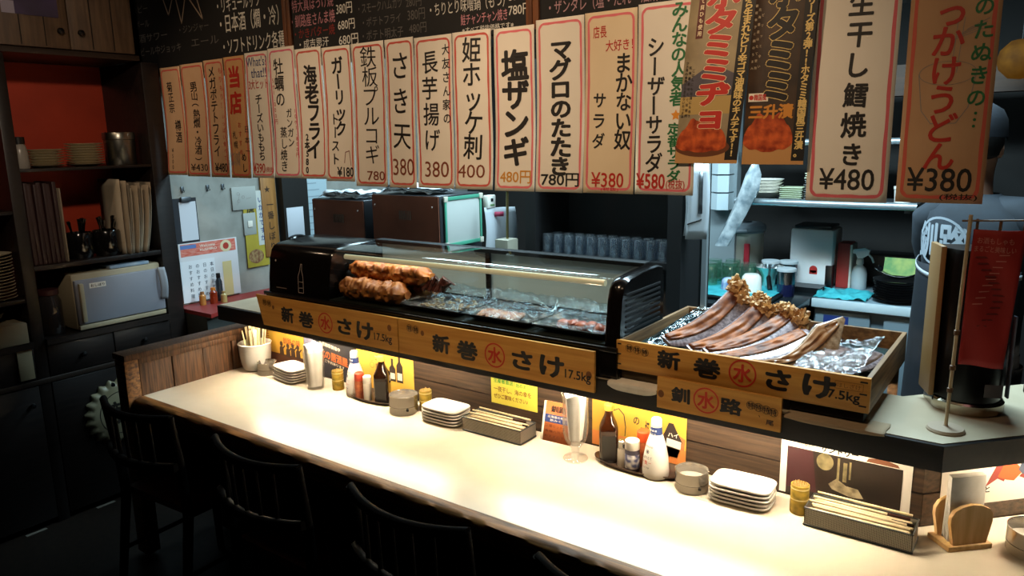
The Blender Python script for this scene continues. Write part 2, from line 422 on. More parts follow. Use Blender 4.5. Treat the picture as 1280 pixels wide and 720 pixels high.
def nb(first):
    def d(o, fn):
        brush(o, fn, [('新', .160, .238, .030, .094), ('巻', .268, .358, .024, .089), ('さ', .495, .575, .028, .090), ('け', .600, .690, .022, .091)])
        seal(o, fn, .427, .058, .041)
        brush(o, fn, [('17.5kg', .692, .782, .022, .058)], ink, 'weight_lettering', .018)
        circled(o, fn, [(.055, .098), (.085, .096)], .014)
        knot(o, fn, [(.11, .083, .007), (.772, .085, .01)] if first else [(.115, .088, .008), (.775, .052, .010)])
    return d
cedar_board(-2.655, -1.843, .958, 1.084, 1.848, 'cedar board lettered in black brush under the dark left end of the display case', nb(True), .038)
cedar_board(-1.839, -1.046, .958, 1.084, 1.848, 'cedar board lettered in black brush under the glass part of the display case', nb(False))
def kd(o, fn):
    brush(o, fn, [('釧', .042, .097, .026, .070), ('路', .180, .240, .022, .066)])
    seal(o, fn, .142, .047, .036)
    circled(o, fn, [(.262, .058), (.282, .056), (.302, .053), (.320, .050)], .0115)
    brush(o, fn, [('尾', .302, .322, .014, .028), ('、', .283, .287, .030, .036)], ink, 'small_lettering', .01)
    knot(o, fn, [(.012, .042, .009)])
cedar_board(-.846, -.507, .955, 1.045, 1.848, 'short cedar board with a red round seal hung under the salmon crate', kd)

# ================================================================== DISPLAY CASE
dc = thing('display_case', 'long black refrigerated display case with a curved glass front on the ledge', 'display case', (-1.8, 2.0, 1.0))
prof = [(1.868, 1.098), (1.872, 1.16), (1.883, 1.235), (1.893, 1.268), (1.907, 1.284), (1.93, 1.294), (2.03, 1.302), (2.13, 1.306), (2.165, 1.298), (2.175, 1.27), (2.175, 1.0)]
B().box(-2.62, -.985, 1.863, 2.165, 1.0005, 1.085, .004).build('base', blackgloss, dc)
B().box(-2.625, -.982, 1.856, 1.868, 1.084, 1.099, .003).build('front_rail', M('dark_rail', '2a2725', .25, .6), dc)
def end(x0, x1, nm, taper=0):
    pp = prof + [(1.868, 1.0)]
    r = []
    for x, k in ((x0, 1), (x0 + .012, 0), (x1 - .012, 0), (x1, 1)):
        sh = taper if x == x0 else 0
        r.append([(x + sh * (z - 1.1), y + .006 * k * (1 if y < 2 else -1), z - .006 * k * (z > 1.1)) for y, z in pp])
    return B().rings(r).build(nm, blackgloss, dc)
hs = end(-2.61, -2.235, 'machine_housing', .25)
rp = end(-1.03, -.982, 'end_panel')
b = B()
for k in range(10): b.box(-.9825, -.979, 1.91, 2.14, 1.10 + k * .016, 1.106 + k * .016)
b.build('vent_slat', blackmatte, rp)
fnh = front(-2.61, 1.872, 1.09)
bot = A().line([(.20, .012), (.196, .075), (.205, .10), (.207, .125), (.214, .125), (.216, .10), (.226, .075), (.23, .012), (.20, .012)], .0022).line([(.203, .055), (.226, .055)], .0018).line([(.203, .03), (.226, .032)], .0018)
bot.build('bottle_emblem', M('silver_print', 'b8a8a0', .4), hs, lambda u, v, l: (-2.61 + u, 1.8662 + .035 * v + .62 * v * v, 1.10 + v))
A().rect(.06, .125, .018, .022).build('nameplate', M('dull_print', '7a6a60', .4), hs, lambda u, v, l: (-2.61 + u, 1.8662 + .035 * v + .62 * v * v, 1.10 + v))
A().disc(.05, .128, .004).build('screw_cap', M('silver_print'), hs, lambda u, v, l: (-2.61 + u, 1.8662 + .035 * v + .62 * v * v, 1.10 + v))
# glass: curved front and sloping top
gp = [prof[0], prof[1], prof[2], prof[3], prof[4], prof[5], prof[6], prof[7]]
b = B(); b.rings([[(x, y, z) for y, z in gp] for x in (-2.235, -1.03)], cap=False, closed=False)
b.build('curved_glass', GLASS('case_glass', 'f2fafa', 1.5, .02), dc)
B().box(-2.235, -1.03, 2.125, 2.172, 1.292, 1.306, .003).build('top_rail', M('satin_black', '0c0c0d', .6, spec=.2), dc)
B().tube([(-2.175, 1.915, 1.268), (-1.7, 1.914, 1.272), (-1.05, 1.912, 1.276)], .010, 12).build('light_tube', M('cream_tube', 'e0d0a8', .3, coat=.5, emit=.25), dc)
B().box(-2.235, -1.03, 1.872, 2.165, 1.085, 1.102).build('deck', M('dark_deck', '22221c', .35), dc)
# sliding rear doors
b = B()
for x0, x1, y in ((-2.235, -1.66, 2.15), (-1.72, -1.03, 2.16)):
    b.box(x0, x0 + .02, y - .004, y + .004, 1.105, 1.292).box(x1 - .02, x1, y - .004, y + .004, 1.105, 1.292).box(x0, x1, y - .004, y + .004, 1.105, 1.12)
b.build('door_frame', blackgloss, dc)
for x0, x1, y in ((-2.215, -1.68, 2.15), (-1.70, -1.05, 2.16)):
    B().box(x0, x1, y - .002, y + .002, 1.12, 1.292).build('sliding_glass', GLASS('rear_glass', 'dfeef2', 1.45, .05, haze=.5, hazecol='b4c4c8'), dc)  # pale haze stands in for the kitchen's reflection in the doors

# food in the case: two lumpy browned rolls and wrapped trays
roll_m = M('browned_food', 'bd7434', .5, scale=38, col2='8a4618', bump=.7, coat=.12)
def roll(x0, x1, y, z, r, label, seed):
    b = B(); n = 90; rg = []
    for i in range(n + 1):
        t = i / n; x = x0 + (x1 - x0) * t
        e = max(.15, min(1, math.sin(math.pi * min(max(t, .02), .98)) * 3.2)) ** .6
        rr = []
        for k in range(32):
            a = 2 * math.pi * k / 32
            q = r * e * (1 + .22 * noise.noise(Vector((x * 30, math.cos(a) * 1.6, math.sin(a) * 1.6 + seed))) + .20 * noise.noise(Vector((x * 75, math.cos(a) * 3.2, math.sin(a) * 3.2 + seed))))
            rr.append((x, y + q * math.cos(a), z + q * .9 * math.sin(a)))
        rg.append(rr)
    return tag(b.rings(rg).build('food_roll', roll_m, None, (x0, y, z - r)), label, 'food', 'lumpy rolls in the display case')
roll(-2.222, -1.87, 1.928, 1.148, .044, 'lower front lumpy brown food roll at the left of the glass case', 1)
roll(-2.215, -1.83, 2.035, 1.148, .044, 'lower rear lumpy brown food roll at the left of the glass case', 9)
roll(-2.222, -1.80, 1.985, 1.212, .042, 'upper lumpy brown food roll resting on the two below it in the case', 5)
b = B()
for k in range(9):
    x = -1.825 + .010 * k; b.tube([(x, 1.96 + .010 * (k % 3), 1.165), (x + .015, 1.98, 1.19 + .008 * (k % 4)), (x + .05, 1.97 + .01 * (k % 4), 1.175 + .014 * (k % 3))], [.008, .011, .003], 7)
tag(b.build('crab_claws', M('dark_claw', '4a1c10', .4, scale=60, col2='24100a'), None, (-1.80, 1.99, 1.16)), 'bunch of dark spiny claws at the right end of the brown rolls', 'food')
tray_black = M('black_tray', '12100f', .3)
def wrapped(x0, x1, label, food, seed, zf=1.11, yr=(1.885, 2.10)):
    y0, y1 = yr
    t = thing('wrapped_tray', label, 'tray', ((x0 + x1) / 2, (y0 + y1) / 2, 1.103), 0, 'film-wrapped food trays')
    B().grid(lambda u, v: (x0 + (x1 - x0) * u, y0 + (y1 - y0) * v, 1.104 + .022 * max(abs(2 * u - 1), abs(2 * v - 1)) ** 6), 16, 16).build('tray', tray_black, t, solid=.002)
    food(t, x0, x1, y0)
    B().grid(lambda u, v: (x0 + (x1 - x0) * u, y0 + (y1 - y0) * v, 1.128 + .05 * v * (1 - .2 * u) * (v < .98) + .010 * noise.noise(Vector((u * 7, v * 7, seed))) + .016 * max(0, noise.noise(Vector((u * 17, v * 13, seed)))) * v), 34, 34).build('plastic_film', film, t)
pinkm = M('pink_raw_meat', 'b5764e', .4, scale=40, col2='8a4a30', bump=.3)
redm = M('orange_raw_meat', 'a8502c', .4, scale=50, col2='7c3018', bump=.3)
driedm = M('dried_brown_food', '6b4a2a', .6, scale=60, col2='c0a070', bump=.5)
def slices(t, x0, x1, y0):
    for k in range(5):
        x = x0 + .05 + k * .031
        B().ball((x + .012, y0 + .06, 1.122), .016, .05, .013, 2, .25, 3, k).xf(Matrix.Identity(4)).build('meat_slice', pinkm, t)
def lumps(t, x0, x1, y0):
    for k in range(5): B().ball((x0 + .09 + k * .033, y0 + .045 + .012 * (k % 2), 1.126), .022, .026, .018, 2, .35, 3, k + 4).build('meat_piece', redm, t)
def flakes(t, x0, x1, y0):
    b = B()
    for k in range(60):
        b.ball((R.uniform(x0 + .06, x1 - .02), R.uniform(y0 + .03, y0 + .16), 1.118 + R.uniform(0, .012)), R.uniform(.005, .012), R.uniform(.003, .006), .003, 1, .3, 4, k)
    tag(b.build('dried_flakes', driedm, t), None, None, None, 'stuff')
wrapped(-1.87, -1.60, 'film-wrapped black tray of brown dried flakes beside the lumpy rolls', flakes, 3)
wrapped(-1.585, -1.31, 'film-wrapped black tray of pale pink slices in the middle of the glass case', slices, 6)
wrapped(-1.30, -1.045, 'film-wrapped black tray of orange meat pieces at the right end of the glass case', lumps, 11)

# ================================================================== SALMON CRATE
cr = thing('fish_crate', 'open cedar crate of split salmon lettered in black brush with 7.5kg', 'crate', (-.65, 2.12, 1.03))
x0, x1, y0, y1, z0, z1 = -.99, -.312, 1.87, 2.385, 1.035, 1.123
fb = B().box(x0, x1, y0, y0 + .012, z0, z1, .0015).build('front_board', crate_wood, cr)
B().box(x0, x1, y1 - .012, y1, z0, z1, .0015).build('rear_board', crate_dark, cr)
B().box(x0, x0 + .012, y0 + .0125, y1 - .0125, z0, z1, .0015).build('side_board', crate_dark, cr)
B().box(x1 - .012, x1, y0 + .0125, y1 - .0125, z0, z1, .0015).build('side_board', crate_dark, cr)
B().box(x0 + .0125, x1 - .0125, y0 + .0125, y1 - .0125, z0, z0 + .008).build('bottom_board', crate_dark, cr)
fn = front(-.99, 1.87, 1.035)
brush(fb, fn, [('新', .129, .198, .026, .079), ('巻', .235, .312, .019, .074), ('さ', .43, .495, .020, .075), ('け', .522, .602, .018, .078)])
seal(fb, fn, .3705, .049, .037)
brush(fb, fn, [('7.5kg', .583, .657, .018, .048)], ink, 'weight_lettering', .02)
circled(fb, fn, [(.042, .068), (.066, .066), (.090, .063)], .012, .0009)
A().frame(.598, .663, .052, .072, .001, .002).h('ほしざけ', .604, .657, .056, .068).build('pale_stamp', M('faded_stamp', '8a5c2a', .6), fb, fn)
a = A()
for z in (.015, .045, .075): a.rect(.655, .672, z, z + .004).rect(.004, .016, z, z + .004)
a.build('nail_row', ink, fb, fn)
# what carries the crate
tag(B().box(-.985, -.80, 1.89, 1.93, 1.0005, 1.034, .002).build('support_block', old_wood, None, (-.9, 1.91, 1.0)), 'weathered wood block under the left front of the salmon crate', 'block')
tag(B().box(-.50, -.325, 1.885, 1.95, 1.0075, 1.034, .002).build('support_block', blackmatte, None, (-.4, 1.92, 1.0)), 'black block under the right front of the salmon crate', 'block')
for x, l in ((-.335, 'thin pale wooden post under the right rear corner of the salmon crate'), (-.96, 'thin pale wooden post under the left rear corner of the salmon crate')):
    tag(B().box(x - .012, x + .012, 2.35, 2.374, .82, 1.0345, .001).build('support_post', crate_dark, None, (x, 2.36, .82)), l, 'post')
def cloth(x0, x1, hang, mat, label, seed):
    path = [(1.925, 1.0015), (1.90, 1.002), (1.875, 1.002), (1.856, 1.002), (1.848, 1.0), (1.8455, .994), (1.845, 1.0 - hang * .6), (1.845, 1.0 - hang)]
    def f(u, v):
        k = min(v * 7, 6.999); i = int(k); y, z = [path[i][q] + (path[i + 1][q] - path[i][q]) * (k - i) for q in (0, 1)]
        e = 1 - (2 * u - 1) ** 4 * (.55 if v > .7 else .2)
        z = 1.0 - (1.0 - z) * e if z < 1 else z
        return (x0 + (x1 - x0) * (u + .02 * noise.noise(Vector((v * 4, seed, 0)))), y - .0015 * abs(noise.noise(Vector((u * 6, v * 5, seed)))), z + .0012 * abs(noise.noise(Vector((u * 9, v * 9, seed)))))
    return tag(B().grid(f, 24, 21).build('folded_cloth', mat, None, ((x0 + x1) / 2, 1.89, 1.0015), solid=.0012), label, 'cloth', 'folded cloths')
linen = M('pale_cloth', 'f2ead8', .85, scale=20, col2='e2d8c4')
cloth(-1.005, -.85, .022, linen, 'pale folded cloth draped over the ledge edge at the left foot of the crate', 2)
cloth(-.50, -.27, .008, M('tan_cloth', 'b09a7c', .85), 'tan cloth lying on the ledge edge under the right end of the crate', 5)
# plastic lining
dkfilm = FILM('dark_liner_film', '3c4c4c', .16, 30)
B().grid(lambda u, v: (x0 + .02 + (x1 - x0 - .04) * u, y0 + .018 + .45 * v, 1.078 + .03 * (1 - v) ** 6 + .03 * max(0, .25 - u) * 4 * v + .007 * noise.noise(Vector((u * 16, v * 12, 4)))), 50, 30).build('liner_sheet', M('teal_liner', '25393a', .25, scale=14, col2='131d1e', bump=.6), cr)
B().grid(lambda u, v: (-.955 + .15 * u + .05 * v, 1.93 + .34 * v, 1.088 + .065 * v + .012 * noise.noise(Vector((u * 8, v * 8, 9)))), 24, 30).build('clear_film', FILM('blue_film', '88a8b0', .16, 30), cr)
skin_m = M('silver_fish_skin', 'a89698', .28, scale=110, col2='66565a', metal=.2, coat=.6, bump=.06)
flesh_m = M('orange_fish_flesh', 'b0642a', .5, scale=22, col2='4e2412', bump=.25, spec=.3)
pale_m = M('pale_fish_flesh', 'c08a58', .4, scale=26, col2='94633a', bump=.2, coat=.3)
fray_m = M('tan_fish_collar', 'dcb47c', .55, scale=50, col2='a07040', bump=.5)
def fish(p, q, wid, label, body=skin_m, flesh=flesh_m, roll_=.55, sag=.03, fray=True, fins=False, flat=.38, fl=.90, fs=-.86, flare=False):
    p, q = Vector(p), Vector(q); ax = (q - p).normalized(); L = (q - p).length
    t = thing('split_salmon', label, 'fish', p, 0, 'dried salmon in the crate')
    side = ax.cross(Vector((0, 0, 1))).normalized(); up = side.cross(ax).normalized()
    side, up = side * math.cos(roll_) - up * math.sin(roll_), up * math.cos(roll_) + side * math.sin(roll_)
    def cen(s): return p + ax * L * s + Vector((0, 0, -sag * math.sin(math.pi * s))) + side * .018 * math.sin(2.6 * s)
    def half(s): return wid * (.16 + .84 * math.sin(math.pi * min(1, .10 + s * .62)) ** 1.0) * (1 if s < .93 else 1 - (s - .93) * 3.5)
    if flare:
        def half(s): return wid * ((.22 + .95 * s ** 1.5) if s < .78 else (.22 + .95 * .78 ** 1.5) * max(.12, 1 - (s - .78) * 4))
    b = B(); rg = []
    for i in range(25):
        s = i / 24; c = cen(s); h = half(s)
        rg.append([c + side * h * math.cos(a) + up * h * flat * (math.sin(a) + .35 * math.cos(a) ** 2) for a in [2 * math.pi * k / 18 for k in range(18)]])
    b.rings(rg).build('skin_side', body, t)
    # opened belly: inner flesh laid over the upper face
    b = B()
    b.grid(lambda u, v: tuple(cen(.03 + .9 * u) + side * half(.03 + .9 * u) * (fs + fl * v) + up * (half(.03 + .9 * u) * flat * (math.sqrt(max(0, 1 - (fs + fl * v) ** 2)) + .35 * (fs + fl * v) ** 2) + .0025 + .006 * noise.noise(Vector((u * 9, v * 4, wid * 90))) * math.sin(math.pi * v))), 30, 12)
    b.build('flesh', flesh, t, solid=.003)
    B().rings([[tuple(cen(.03 + .9 * i / 20) + side * half(.03 + .9 * i / 20) * (fs + fl) + (side * .0022 * math.cos(a) + up * .003 * math.sin(a)) * (1 + .5 * noise.noise(Vector((i * .7, a, wid * 50)))) + up * (half(.03 + .9 * i / 20) * flat * (math.sqrt(max(0, 1 - (fs + fl) ** 2)) + .35 * (fs + fl) ** 2))) for a in [2 * math.pi * k / 8 for k in range(8)]] for i in range(21)]).build('belly_edge', M('pale_belly_edge', 'a5866c', .4, scale=90, col2='6e5240', bump=.2), t)
    if fray:
        b = B(); c = cen(.95)
        for k in range(9):
            b.ball(c + side * wid * (-.75 + .19 * k) + up * R.uniform(.1, .5) * wid + ax * R.uniform(-.012, .022), R.uniform(.012, .021), R.uniform(.010, .016), R.uniform(.012, .022), 3, 1.1, 2.6, k * 3.7)
        for k in range(6):
            o_ = c + side * R.uniform(-1, 1) * wid * .7 + up * R.uniform(.1, .35) * wid
            dr = (ax * R.uniform(.3, 1) + side * R.uniform(-.5, .5) + up * R.uniform(.0, .8)).normalized(); L_ = R.uniform(.018, .030); tw = side * R.uniform(-.8, .8) + up * R.uniform(.2, .8)
            b.grid(lambda u, v: tuple(o_ + dr * L_ * u + tw * .024 * (v - .5) * (1 - .3 * u) * 2 + up * .010 * math.sin(3 * u + k + 2 * v) + Vector((.008 * noise.noise(Vector((u * 3, v * 3, k))), 0, .010 * noise.noise(Vector((u * 4, v * 4, k + 40)))))), 6, 6)
        b.build('frayed_collar', fray_m, t, solid=.003)
    if fins:
        b = B(); c = cen(.93)
        for k in range(9):
            a = -.5 + .13 * k
            b.tube([c + up * .01, c + ax * .055 * math.cos(a) + up * (.02 + .004 * k) + side * (.055 * math.sin(a))], [.0022, .0012], 5)
        b.build('fin_rays', M('dark_fin', '3a3c46', .3), t)
    return t
fish((-.862, 1.925, 1.122), (-.742, 2.20, 1.232), .050, 'leftmost split salmon in the crate, its frayed end rising highest', roll_=.7)
fish((-.785, 1.915, 1.108), (-.665, 2.19, 1.196), .050, 'split salmon second from the left in the crate, orange flesh showing', roll_=.65)
fish((-.735, 1.905, 1.112), (-.585, 2.19, 1.18), .044, 'split salmon third from the left in the crate, with a long silver side', roll_=.55, sag=.02)
fish((-.695, 1.90, 1.100), (-.52, 2.12, 1.148), .046, 'dark red split salmon fourth from the left with fanned fin rays', roll_=.3, sag=.015, fray=False, fins=True)
fish((-.61, 1.90, 1.106), (-.445, 2.15, 1.205), .056, 'pale tan salmon piece with an upright triangular end right of the middle of the crate', body=M('pale_fish_skin', 'c4a888', .35, scale=90, col2='8d6f50', bump=.2, coat=.3), flesh=pale_m, roll_=.85, fray=False, sag=.042, flare=True, flat=.2)
fish((-.50, 1.905, 1.098), (-.43, 2.14, 1.115), .040, 'silver fillet under film, left of the two at the right end of the crate', roll_=.15, fray=False, sag=0, flat=.28, fl=1.5, flesh=M('silver_pink_flesh', '9a8078', .3, scale=70, col2='6b5048', bump=.3, coat=.5))
fish((-.435, 1.90, 1.098), (-.362, 2.15, 1.112), .040, 'silver salmon fillet under film, rightmost in the crate', roll_=.1, fray=False, sag=0, flat=.28, fl=1.5, flesh=M('silver_pink_flesh'))
B().grid(lambda u, v: (-.50 + .155 * u, 1.89 + .33 * v, 1.122 + .03 * max(0, u - .6) * 2 * v + .009 * noise.noise(Vector((u * 12, v * 12, 2)))), 30, 40).build('clear_film', FILM('clear_crinkled_film', 'f4f6f8', .3, 45), cr)

# ================================================================== PAPER MENUS
SY = 2.06
C = {'k': ink, 'r': red_ink, 'g': green_ink, 'a': amber_ink, 'b': brown_ink, 'n': blue_ink, 'y': grey_ink}
NM = {'k': 'black', 'r': 'red', 'g': 'green', 'a': 'amber', 'b': 'brown', 'n': 'blue', 'y': 'grey'}
def menu(x0, x1, z0, z1, label, cols=(), rows=(), mat=paper, line=pink_line, y=SY, curl=.012, skew=0, seed=0, extra=None, lw=.0072):
    w, h = x1 - x0, z1 - z0
    def fn(u, v, l=0):
        t = 1 - v / h
        d = curl * (t ** 3) + .003 * math.sin(u / w * 5 + seed) * t + .002 * math.sin(t * 7 + seed)
        return (x0 + u + skew * (v - h), y - d - l, z0 + v)
    o = B().grid(lambda u, v: fn(u * w, v * h), 10, 24).build('paper_menu', mat, None, (x0, y, z0), solid=.0003)
    tag(o, label, 'menu', 'paper menus hanging above the bar')
    A().frame(.009, w - .009, .010, h - .010, lw, .022).build('marker_border', line, o, fn, .0006)
    by = {}
    for s, u, v0, v1, sz, c, bo in cols:
        by.setdefault(c, A()).col(s, u * w, h * (1 - v0), h * (1 - v1), sz * w, bo)
    for s, u0, u1, v0, v1, c, bo in rows:
        by.setdefault(c, A()).h(s, u0 * w, u1 * w, h * (1 - v1), h * (1 - v0), bo)
    for c, a in by.items():
        k = a.build('lettering', C[c], o, fn, .0009)
        if len(by) > 1: k['label'] = NM[c] + ' handwritten characters'
    if extra: extra(o, fn, w, h)
    return o
tanp = M('dim_lit_paper', 'cfa985', .8, scale=4, col2='c29a74')  # white paper toned brown for the dim light at the left end
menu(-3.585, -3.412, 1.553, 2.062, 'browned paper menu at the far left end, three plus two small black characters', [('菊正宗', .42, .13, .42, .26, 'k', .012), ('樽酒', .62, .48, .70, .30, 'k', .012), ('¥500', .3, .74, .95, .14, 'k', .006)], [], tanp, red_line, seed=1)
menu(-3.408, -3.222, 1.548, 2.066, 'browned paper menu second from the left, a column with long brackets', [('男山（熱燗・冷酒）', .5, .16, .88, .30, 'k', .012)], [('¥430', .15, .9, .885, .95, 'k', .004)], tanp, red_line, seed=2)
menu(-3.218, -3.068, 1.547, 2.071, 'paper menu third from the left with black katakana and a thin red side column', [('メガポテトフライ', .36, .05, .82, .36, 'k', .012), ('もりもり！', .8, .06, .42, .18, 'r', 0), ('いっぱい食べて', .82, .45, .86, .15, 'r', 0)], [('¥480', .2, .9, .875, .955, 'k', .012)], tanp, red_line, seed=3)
def squig(o, fn, w, h):
    a = A()
    for k in range(5): a.line([(w * (.25 + .25 * math.sin(k * 2.1 + j * 1.1)), h * (.16 + .06 * math.cos(k + j * 1.7))) for j in range(6)], .0012)
    a.build('scribble', grey_ink, o, fn, .0009)
menu(-3.064, -2.912, 1.546, 2.074, 'orange-tan paper menu with two big red characters at its top', [('当店', .46, .06, .48, .58, 'r', .04), ('おすすめ', .58, .52, .82, .17, 'r', 0), ('日本一', .9, .55, .82, .2, 'k', 0), ('札幌', .3, .6, .76, .22, 'k', 0), ('めし', .7, .78, .96, .24, 'k', .02)], [], M('orange_tan_paper', 'd0a06c', .8, scale=4, col2='c39260'), red_line, seed=4, extra=squig)
menu(-2.908, -2.748, 1.549, 2.08, 'paper menu headed by English handwriting, fifth from the left', [('チーズいももち', .5, .33, .86, .30, 'k', .015)], [("What's?", .06, .94, .035, .11, 'n', 0), ('that!!', .25, .9, .125, .20, 'n', 0), ('3大ヒット', .12, .95, .21, .29, 'r', .005), ('¥390', .05, .62, .88, .96, 'r', .01), ('(税抜)', .64, .96, .91, .96, 'r', 0)], paper, pink_line, seed=5)
menu(-2.744, -2.572, 1.551, 2.085, 'pink-bordered paper menu sixth from the left with red prices down both sides', [('牡蠣の', .38, .08, .45, .36, 'k', .012), ('ガンガン', .66, .46, .76, .22, 'k', .01), ('蒸し焼き', .40, .60, .95, .26, 'k', .01), ('5ヶ1,000円', .15, .22, .58, .13, 'r', 0), ('10ヶ1,800円', .88, .46, .84, .12, 'r', 0)], [], paper, M('deep_pink_marker', 'd8667e', .7), seed=6)
menu(-2.568, -2.408, 1.55, 2.068, 'paper menu with thick black brush and a 580 price down its lower left side', [('海老フライ', .54, .13, .84, .50, 'k', .032), ('2本580', .28, .64, .96, .2, 'k', .035)], [], paper, red_line, seed=7)
def corner(o, fn, w, h):
    A().line([(w * .62, h * .14), (w * .66, h * .22), (w * .80, h * .23), (w * .86, h * .12)], .003).build('pencil_sketch', M('maroon_ink', '7a3030', .6), o, fn, .0009)
menu(-2.404, -2.240, 1.543, 2.061, 'paper menu with two black katakana columns ending in a 180 price', [('ガーリック', .52, .08, .66, .40, 'k', .028), ('トースト', .32, .48, .88, .28, 'k', .02)], [('¥180', .36, .95, .89, .965, 'k', .02)], paper, red_line, seed=8, extra=corner)
menu(-2.236, -2.062, 1.526, 2.061, 'paper menu with a thin-stroked black column and a red-brown 780', [('鉄板プルコギ', .5, .03, .84, .50, 'k', 0)], [('780', .34, .92, .89, .955, 'b', .004)], paper, red_line, seed=9)
menu(-2.058, -1.915, 1.525, 2.061, 'paper menu with three widely spaced thin characters over a brown 380', [('さき天', .5, .06, .76, .66, 'k', .006)], [('380', .14, .92, .80, .915, 'b', 0)], paper, red_line, seed=10)
menu(-1.911, -1.736, 1.527, 2.055, 'paper menu with a second small column at its top right and a brown 380', [('長芋揚げ', .40, .08, .76, .44, 'k', .01), ('大友さん家の', .84, .05, .58, .2, 'k', .015)], [('380', .20, .86, .82, .925, 'b', 0)], paper, red_line, seed=11)
menu(-1.732, -1.566, 1.527, 2.056, 'paper menu of five thin black characters over a brown 400', [('姫ホッケ刺', .5, .04, .80, .50, 'k', .012)], [('400', .08, .8, .84, .925, 'b', 0)], paper, red_line, seed=12)
menu(-1.552, -1.392, 1.525, 2.051, 'paper menu with four very thick black characters over an amber 480', [('塩ザンギ', .5, .14, .84, .66, 'k', .034)], [('480円', .14, .9, .87, .95, 'a', .01)], paper, pink_line, seed=13)
menu(-1.384, -1.208, 1.526, 2.061, 'paper menu with seven thick black characters over a black 780', [('マグロのたたき', .5, .12, .90, .46, 'k', .04)], [('780円', .12, .92, .885, .965, 'k', .015)], paper, pink_line, seed=14)
menu(-1.206, -1.031, 1.527, 2.063, 'cream paper menu with red writing at its top and two black columns', [('まかない奴', .74, .23, .75, .32, 'k', .02), ('サラダ', .28, .42, .76, .26, 'k', .02)], [('店長', .16, .42, .075, .14, 'r', .01), ('大好き！', .40, .92, .155, .215, 'r', .01), ('¥380', .16, .80, .88, .965, 'r', .01), ('(税抜)', .35, .7, .966, .99, 'r', 0)], M('cream_paper', 'e6d3b4', .8, scale=3, col2='dcc6a4'), pink_line, seed=15)
def star(o, fn, w, h):
    A().poly([(w * .67 + .016 * (1 if k % 2 == 0 else .5) * math.sin(math.pi * k / 5), h * .42 + .016 * (1 if k % 2 == 0 else .5) * math.cos(math.pi * k / 5)) for k in range(10)]).build('orange_star', M('orange_marker', 'e0912a', .6), o, fn, .0009)
menu(-1.029, -.843, 1.528, 2.069, 'paper menu with a green second column and a red 580 price', [('シーザーサラダ', .30, .17, .88, .30, 'k', .02), ('みんなの人気者', .68, .01, .53, .25, 'g', .03), ('定番サラダ', .66, .62, .93, .24, 'g', .03)], [('¥580', .02, .52, .885, .97, 'r', .02), ('(税抜)', .54, .86, .915, .975, 'r', .01)], paper, pink_line, seed=16, extra=star)
menu(-.536, -.341, 1.524, 2.12, 'clean white paper menu with bold black characters and a 480 price', [('生干し鱈焼き', .54, .13, .86, .30, 'k', .026)], [('¥480', .16, .84, .858, .95, 'k', .010)], paper, M('rose_marker', 'd4626c', .7), seed=17, curl=.004, lw=.008)
def bowl(o, fn, w, h):
    g = A().ring(w * .48, h * .50, w * .32, .0016, 36, h * .045)
    g.line([(w * .16, h * .5), (w * .22, h * .36), (w * .34, h * .31), (w * .62, h * .31), (w * .74, h * .37), (w * .80, h * .5)], .0016)
    for k in range(4): g.line([(w * (.5 + .05 * k), h * (.62 + .012 * k)), (w * (.82 + .02 * k), h * (.655 + .012 * k))], .0014)
    g.line([(w * .52, h * .5), (w * .55, h * .7)], .0014).line([(w * .58, h * .5), (w * .62, h * .7)], .0014)
    g.build('bowl_sketch', grey_ink, o, fn, .0008)
menu(-.322, -.138, 1.528, 2.13, 'browned paper menu at the right end with red and green writing over a bowl sketch', [('ぶっかけうどん', .46, .11, .87, .36, 'r', .02), ('場のたぬきの…', .82, .14, .72, .22, 'g', .02)], [('¥380', .12, .86, .86, .955, 'k', .008), ('(税抜)', .52, .94, .962, .99, 'k', .01)], M('brown_paper', 'c79f78', .8, scale=4, col2='b98e68'), M('vermilion_marker', 'cc5a48', .7), seed=18, extra=bowl, curl=.004, lw=.008)

